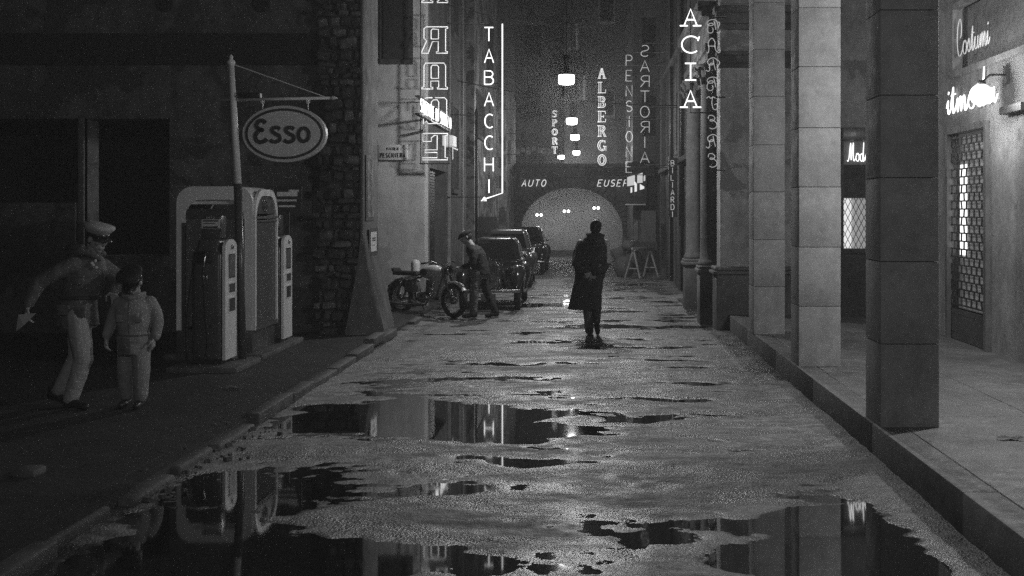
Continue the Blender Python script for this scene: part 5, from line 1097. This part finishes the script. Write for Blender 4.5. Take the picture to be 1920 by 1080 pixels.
# attendant in a jacket, striding to the right
def attendant():
    t = thing('person', 'station attendant in white peaked cap and jacket holding a paper, striding past the boy', 'person', (-4.82, 10.82, .082))
    B = MB(); c = (.265, -.02, 1.555); q, P = head(B, c, R(68), R(14))
    B.limb([(.245, -.01, 1.48), (.19, 0, 1.37)], [.056, .068])
    B.rings([(.08, 0, .84, .14, .12), (.1, 0, 1.0, .14, .12), (.14, 0, 1.2, .16, .14), (.17, 0, 1.33, .15, .13), (.19, 0, 1.4, .07, .07)])
    B.limb([(.11, -.14, 1.33), (-.17, -.19, 1.17)], [.05, .042]); B.limb([(-.17, -.19, 1.17), (-.26, -.23, .96)], [.040, .028])
    B.limb([(.25, .12, 1.30), (.42, .18, 1.16), (.36, .1, 1.06)], [.05, .042, .03])
    hand(B, (-.265, -.23, .95), (-.2, -.1, -1), (-1, -.4, .3), 1, .7); hand(B, (.36, .1, 1.06), (.5, -.6, -.5), (.5, -.5, .8), -1, .5)
    B.limb([(.10, -.08, .86), (.17, -.08, .46), (.03, -.06, .09)], [.085, .055, .042]); B.limb([(.06, .08, .86), (.02, .10, .46), (-.16, .10, .12)], [.085, .055, .042])
    B.limb([(.02, -.06, .06), (.17, -.1, .04)], [.04, .03]); B.limb([(-.18, .10, .09), (-.05, .10, .04)], [.04, .03])
    fuse(B, 'body', skin, t, .0065, smooth=3)
    J = MB(); J.rings([(.085, 0, .76, .185, .16), (.085, 0, .82, .18, .16), (.095, 0, .96, .16, .15), (.11, 0, 1.03, .15, .145), (.13, 0, 1.14, .175, .165), (.155, 0, 1.27, .185, .175), (.17, 0, 1.34, .16, .155), (.19, 0, 1.40, .11, .10), (.205, 0, 1.43, .085, .085)], 28)
    J.limb([(.11, -.12, 1.33), (-.03, -.17, 1.26), (-.18, -.19, 1.17)], [.08, .073, .066]); J.limb([(-.18, -.19, 1.17), (-.23, -.21, 1.07), (-.258, -.23, .98)], [.066, .06, .05])
    J.limb([(.23, .13, 1.31), (.34, .18, 1.22), (.43, .18, 1.15)], [.085, .075, .065]); J.limb([(.43, .18, 1.15), (.37, .11, 1.07)], [.062, .05])
    fuse(J, 'jacket', jacket_m, t, .009, .026)
    for x_, z_ in ((.02, .92), (.17, .90), (.16, 1.20)):
        y_ = -.155 if z_ < 1 else -.172
        sharp(MB().rbox(x_-.05, x_+.05, y_-.012, y_+.02, z_-.055, z_+.03, .008).rbox(x_-.054, x_+.054, y_-.018, y_+.02, z_+.012, z_+.04, .005).build('pocket', jacket_m, t))
    J = MB(); J.limb([(.07, -.07, 1.40), (.16, -.13, 1.45), (.27, -.12, 1.42), (.33, -.08, 1.37)], [.03, .036, .034, .02]); J.limb([(.10, .05, 1.46), (.2, .10, 1.46), (.30, .05, 1.42)], [.03, .034, .03]); J.limb([(.08, -.02, 1.45), (.10, -.08, 1.48), (.18, -.11, 1.50)], [.034, .034, .02])
    fuse(J, 'scarf_collar', jacket_m, t, .010, .02)
    MB().tube([(.10+.172*math.cos(R(a)), .152*math.sin(R(a)), 1.02) for a in range(0, 361, 20)], .016, 6).build('belt', wood_dark, t, True)
    m = MB()
    for (x, y, z) in ((.30, -.13, 1.36), (.285, -.15, 1.325), (.31, -.14, 1.30), (.27, -.14, 1.34)): m.ball((x, y, z), .015)
    m.build('pale_scarf_knot', sign_face, t, True)
    T = MB(); T.limb([(.11, -.07, .86), (.14, -.08, .70), (.17, -.08, .46), (.10, -.07, .25), (.045, -.06, .10)], [.105, .10, .085, .075, .068]); T.rings([(.09, 0, .74, .16, .14), (.09, 0, .84, .165, .145), (.09, 0, .9, .16, .14)])
    T.limb([(.05, .08, .86), (.03, .10, .46), (-.13, .10, .15)], [.10, .08, .065])
    fuse(T, 'trousers', trouser_pale, t, .009, .026)
    Sh = MB(); shoe(Sh, (.02, -.06, .0), (.21, -.12, .0)); fuse(Sh, 'shoe', shoe_m, t, .008)
    Sh = MB(); shoe(Sh, (-.20, .10, .05), (.0, .08, .0)); fuse(Sh, 'shoe', shoe_m, t, .008)
    peaked_cap(t, P(0, 0, .01), q, cap_pale, shoe_m)
    Hh = MB(); Hh.ball(P(0, .03, .01), (.083, .085, .075), q); fuse(Hh, 'hair', hair_m, t, .009, .01, 2)
    p = tag(MB().add([(-5.13, 10.50, .97), (-4.96, 10.48, .985), (-5.06, 10.46, .88), (-5.15, 10.5, .82), (-5.13, 10.505, .97), (-4.96, 10.485, .985), (-5.06, 10.465, .88), (-5.15, 10.505, .82)], [(0, 1, 2, 3), (7, 6, 5, 4), (0, 4, 5, 1), (1, 5, 6, 2), (2, 6, 7, 3), (3, 7, 4, 0)]).build('folded_paper', paper), 'folded white paper held in the striding attendant\'s hand', 'paper')
attendant()
def boy():
    t = thing('person', 'boy in pale overalls and dark peaked cap with head bowed, facing the camera', 'person', (-4.22, 10.82, .082))
    sc = .88; B = MB(); c = (.02, -.06, 1.155); q, P = head(B, c, R(-12), R(38), sc)
    B.limb([(.015, -.01, 1.09), (.01, .02, 1.0)], [.046, .055])
    B.rings([(0, 0, .60, .12, .09), (0, 0, .75, .12, .09), (0, 0, .95, .14, .09), (0, .01, 1.02, .11, .07), (0, .01, 1.05, .05, .05)])
    B.limb([(.15, .0, .98), (.20, .02, .80)], [.042, .034]); B.limb([(.20, .02, .80), (.19, -.02, .64)], [.032, .023]); hand(B, (.19, -.02, .64), (0, -.1, -1), (1, 0, 0), -1, .5, .8)
    B.limb([(-.14, .0, .97), (-.20, .02, .80)], [.042, .034]); B.limb([(-.20, .02, .80), (-.235, -.04, .64)], [.032, .023]); hand(B, (-.235, -.04, .64), (0, -.2, -1), (-1, 0, 0), 1, .6, .8)
    B.limb([(.06, 0, .62), (.065, -.02, .36), (.06, .0, .09)], [.07, .05, .034]); B.limb([(-.06, 0, .62), (-.075, .0, .36), (-.08, .05, .09)], [.07, .05, .034])
    fuse(B, 'body', skin, t, .0065, smooth=3)
    J = MB(); J.rings([(.0, 0, .60, .15, .115), (.0, 0, .66, .155, .12), (.0, 0, .70, .14, .11), (.0, 0, .80, .16, .12), (.0, .0, .92, .175, .12), (.005, .01, .99, .16, .10), (.005, .01, 1.03, .09, .08), (.01, 0, 1.06, .075, .07)], 28)
    J.limb([(.14, .01, .975), (.20, .02, .87), (.215, .02, .79)], [.066, .058, .052]); J.limb([(.215, .02, .79), (.205, -.01, .66)], [.052, .043])
    J.limb([(-.13, .01, .965), (-.20, .02, .85), (-.215, .02, .79)], [.064, .056, .05]); J.limb([(-.215, .02, .79), (-.235, -.035, .67)], [.05, .04])
    J.limb([(-.07, -.06, 1.04), (0, -.10, 1.02), (.08, -.07, 1.04), (.10, 0, 1.06)], [.025, .025, .025, .02])
    fuse(J, 'overall_jacket', overall_m, t, .009, .022)
    T = MB(); T.rings([(0, 0, .50, .13, .11), (0, 0, .60, .145, .115), (0, 0, .66, .14, .11)]); T.limb([(.07, 0, .60), (.075, -.02, .38), (.065, .0, .11)], [.09, .08, .064]); T.limb([(-.065, 0, .60), (-.08, .0, .38), (-.085, .04, .11)], [.085, .074, .06])
    fuse(T, 'overall_trousers', overall_m, t, .009, .026)
    sharp(MB().rbox(.035, .125, -.128, -.09, .80, .875, .008).build('pocket', overall_m, t)); sharp(MB().rbox(-.115, -.03, -.124, -.09, .80, .87, .008).build('pocket', overall_m, t))
    MB().tube([(0, -.122, .70), (0, -.126, .82), (.002, -.122, .95), (.005, -.10, 1.02)], .006, 6).build('zip_placket', jacket_m, t, True)
    sharp(MB().rbox(-.10, .02, -.135, -.08, .50, .66, .012).build('apron_pouch', jacket_m, t))
    MB().tube([(.148*math.cos(R(a)), .112*math.sin(R(a)), .675) for a in range(0, 361, 20)], .011, 6).build('belt', jacket_m, t, True)
    MB().ball((.085, -.12, .86), (.026, .01, .02)).build('badge', sign_face, t, True)
    for x, y in ((.062, 0), (-.083, .05)): Sh = MB(); Sh.limb([(x, y+.03, .05), (x, y-.08, .04), (x*1.1, y-.13, .035)], [.036, .036, .03], 12); fuse(Sh, 'shoe', shoe_m, t, .008)
    peaked_cap(t, P(0, 0, .012), q, jersey_m, shoe_m, .9)
    Hh = MB(); Hh.ball(P(0, .025, .01), (.075, .078, .068), q); fuse(Hh, 'hair', hair_m, t, .009, .01, 2)
boy()
def leaning_man():
    t = thing('person', 'man in dark cap and jersey bending over the motorcycle', 'person', (-2.10, 20.75, .012))
    B = MB(); c = (-.12, -.02, 1.42); q, P = head(B, c, R(-78), R(28))
    B.limb([(-.08, 0, 1.35), (-.0, 0, 1.24)], [.055, .068])
    B.rings([(.14, 0, .80, .12, .14), (.12, 0, .95, .12, .13), (.06, 0, 1.12, .13, .16), (.02, 0, 1.22, .12, .16), (-.02, 0, 1.28, .06, .07)])
    B.limb([(.03, -.17, 1.19), (.02, -.22, .95)], [.052, .042]); B.limb([(.02, -.22, .95), (-.18, -.16, .90)], [.04, .028]); hand(B, (-.18, -.16, .90), (-1, .2, -.1), (0, -.3, 1), 1, .8)
    B.limb([(.03, .17, 1.19), (.0, .22, .95)], [.052, .042]); B.limb([(.0, .22, .95), (-.2, .1, .88)], [.04, .028]); hand(B, (-.2, .1, .88), (-1, -.2, -.1), (0, .3, 1), -1, .8)
    B.limb([(.10, -.09, .82), (.03, -.12, .45), (.02, -.10, .08)], [.085, .06, .042]); B.limb([(.14, .09, .82), (.24, .10, .45), (.40, .10, .08)], [.085, .06, .042])
    fuse(B, 'body', skin, t, .007, smooth=3)
    J = MB(); J.rings([(.15, 0, .76, .16, .18), (.14, 0, .86, .155, .175), (.11, 0, 1.0, .15, .18), (.06, 0, 1.14, .165, .20), (.02, 0, 1.23, .14, .18), (-.02, 0, 1.29, .085, .09)], 26)
    J.limb([(.03, -.17, 1.18), (.04, -.23, 1.06), (.02, -.24, .95)], [.078, .068, .06]); J.limb([(.02, -.24, .95), (-.14, -.18, .91)], [.058, .045])
    J.limb([(.03, .17, 1.18), (.02, .23, .95)], [.078, .06]); J.limb([(.02, .23, .95), (-.16, .12, .89)], [.058, .045])
    fuse(J, 'jersey', jersey_m, t, .012, .035)
    T = MB(); T.rings([(.13, 0, .68, .14, .15), (.14, 0, .82, .145, .16)]); T.limb([(.10, -.09, .80), (.03, -.12, .45), (.02, -.10, .09)], [.10, .078, .066]); fuse(T, 'trousers', trouser_grey, t, .012, .035)
    T = MB(); T.limb([(.14, .09, .80), (.24, .10, .45), (.39, .10, .09)], [.10, .075, .062]); fuse(T, 'trouser_leg', jersey_m, t, .012, .03)
    Sh = MB(); shoe(Sh, (.05, -.10, .0), (-.15, -.14, .0)); fuse(Sh, 'shoe', shoe_m, t, .008); Sh = MB(); shoe(Sh, (.42, .10, .0), (.24, .05, .0)); fuse(Sh, 'shoe', shoe_m, t, .008)
    K = MB(); K.ball(P(0, .012, .062), (.105, .125, .052), q); K.ball(P(0, -.05, .058), (.085, .07, .038), q); K.limb([P(-.055, -.105, .035), P(0, -.128, .032), P(.055, -.105, .035)], [.012, .02, .012], 8); fuse(K, 'flat_cap', jersey_m, t, .008, .008, 4)
    Hh = MB(); Hh.ball(P(0, .03, .0), (.083, .085, .075), q); fuse(Hh, 'hair', hair_m, t, .009, .01, 2)
leaning_man()

# ------------------------------------------------------------------ night air
hz = MB().box(-16.5, 9.5, -12, 66, -1.7, 25).build('haze', plaster); hz['kind'] = 'stuff'
hm_ = bpy.data.materials.new('haze_air'); hm_.use_nodes = True; n = hm_.node_tree; n.nodes.remove(n.nodes['Principled BSDF'])
v = n.nodes.new('ShaderNodeVolumePrincipled'); v.inputs['Color'].default_value = (.8, .8, .8, 1); v.inputs['Density'].default_value = .0032; v.inputs['Anisotropy'].default_value = 0
n.links.new(v.outputs[0], n.nodes['Material Output'].inputs['Volume']); hz.data.materials.clear(); hz.data.materials.append(hm_)
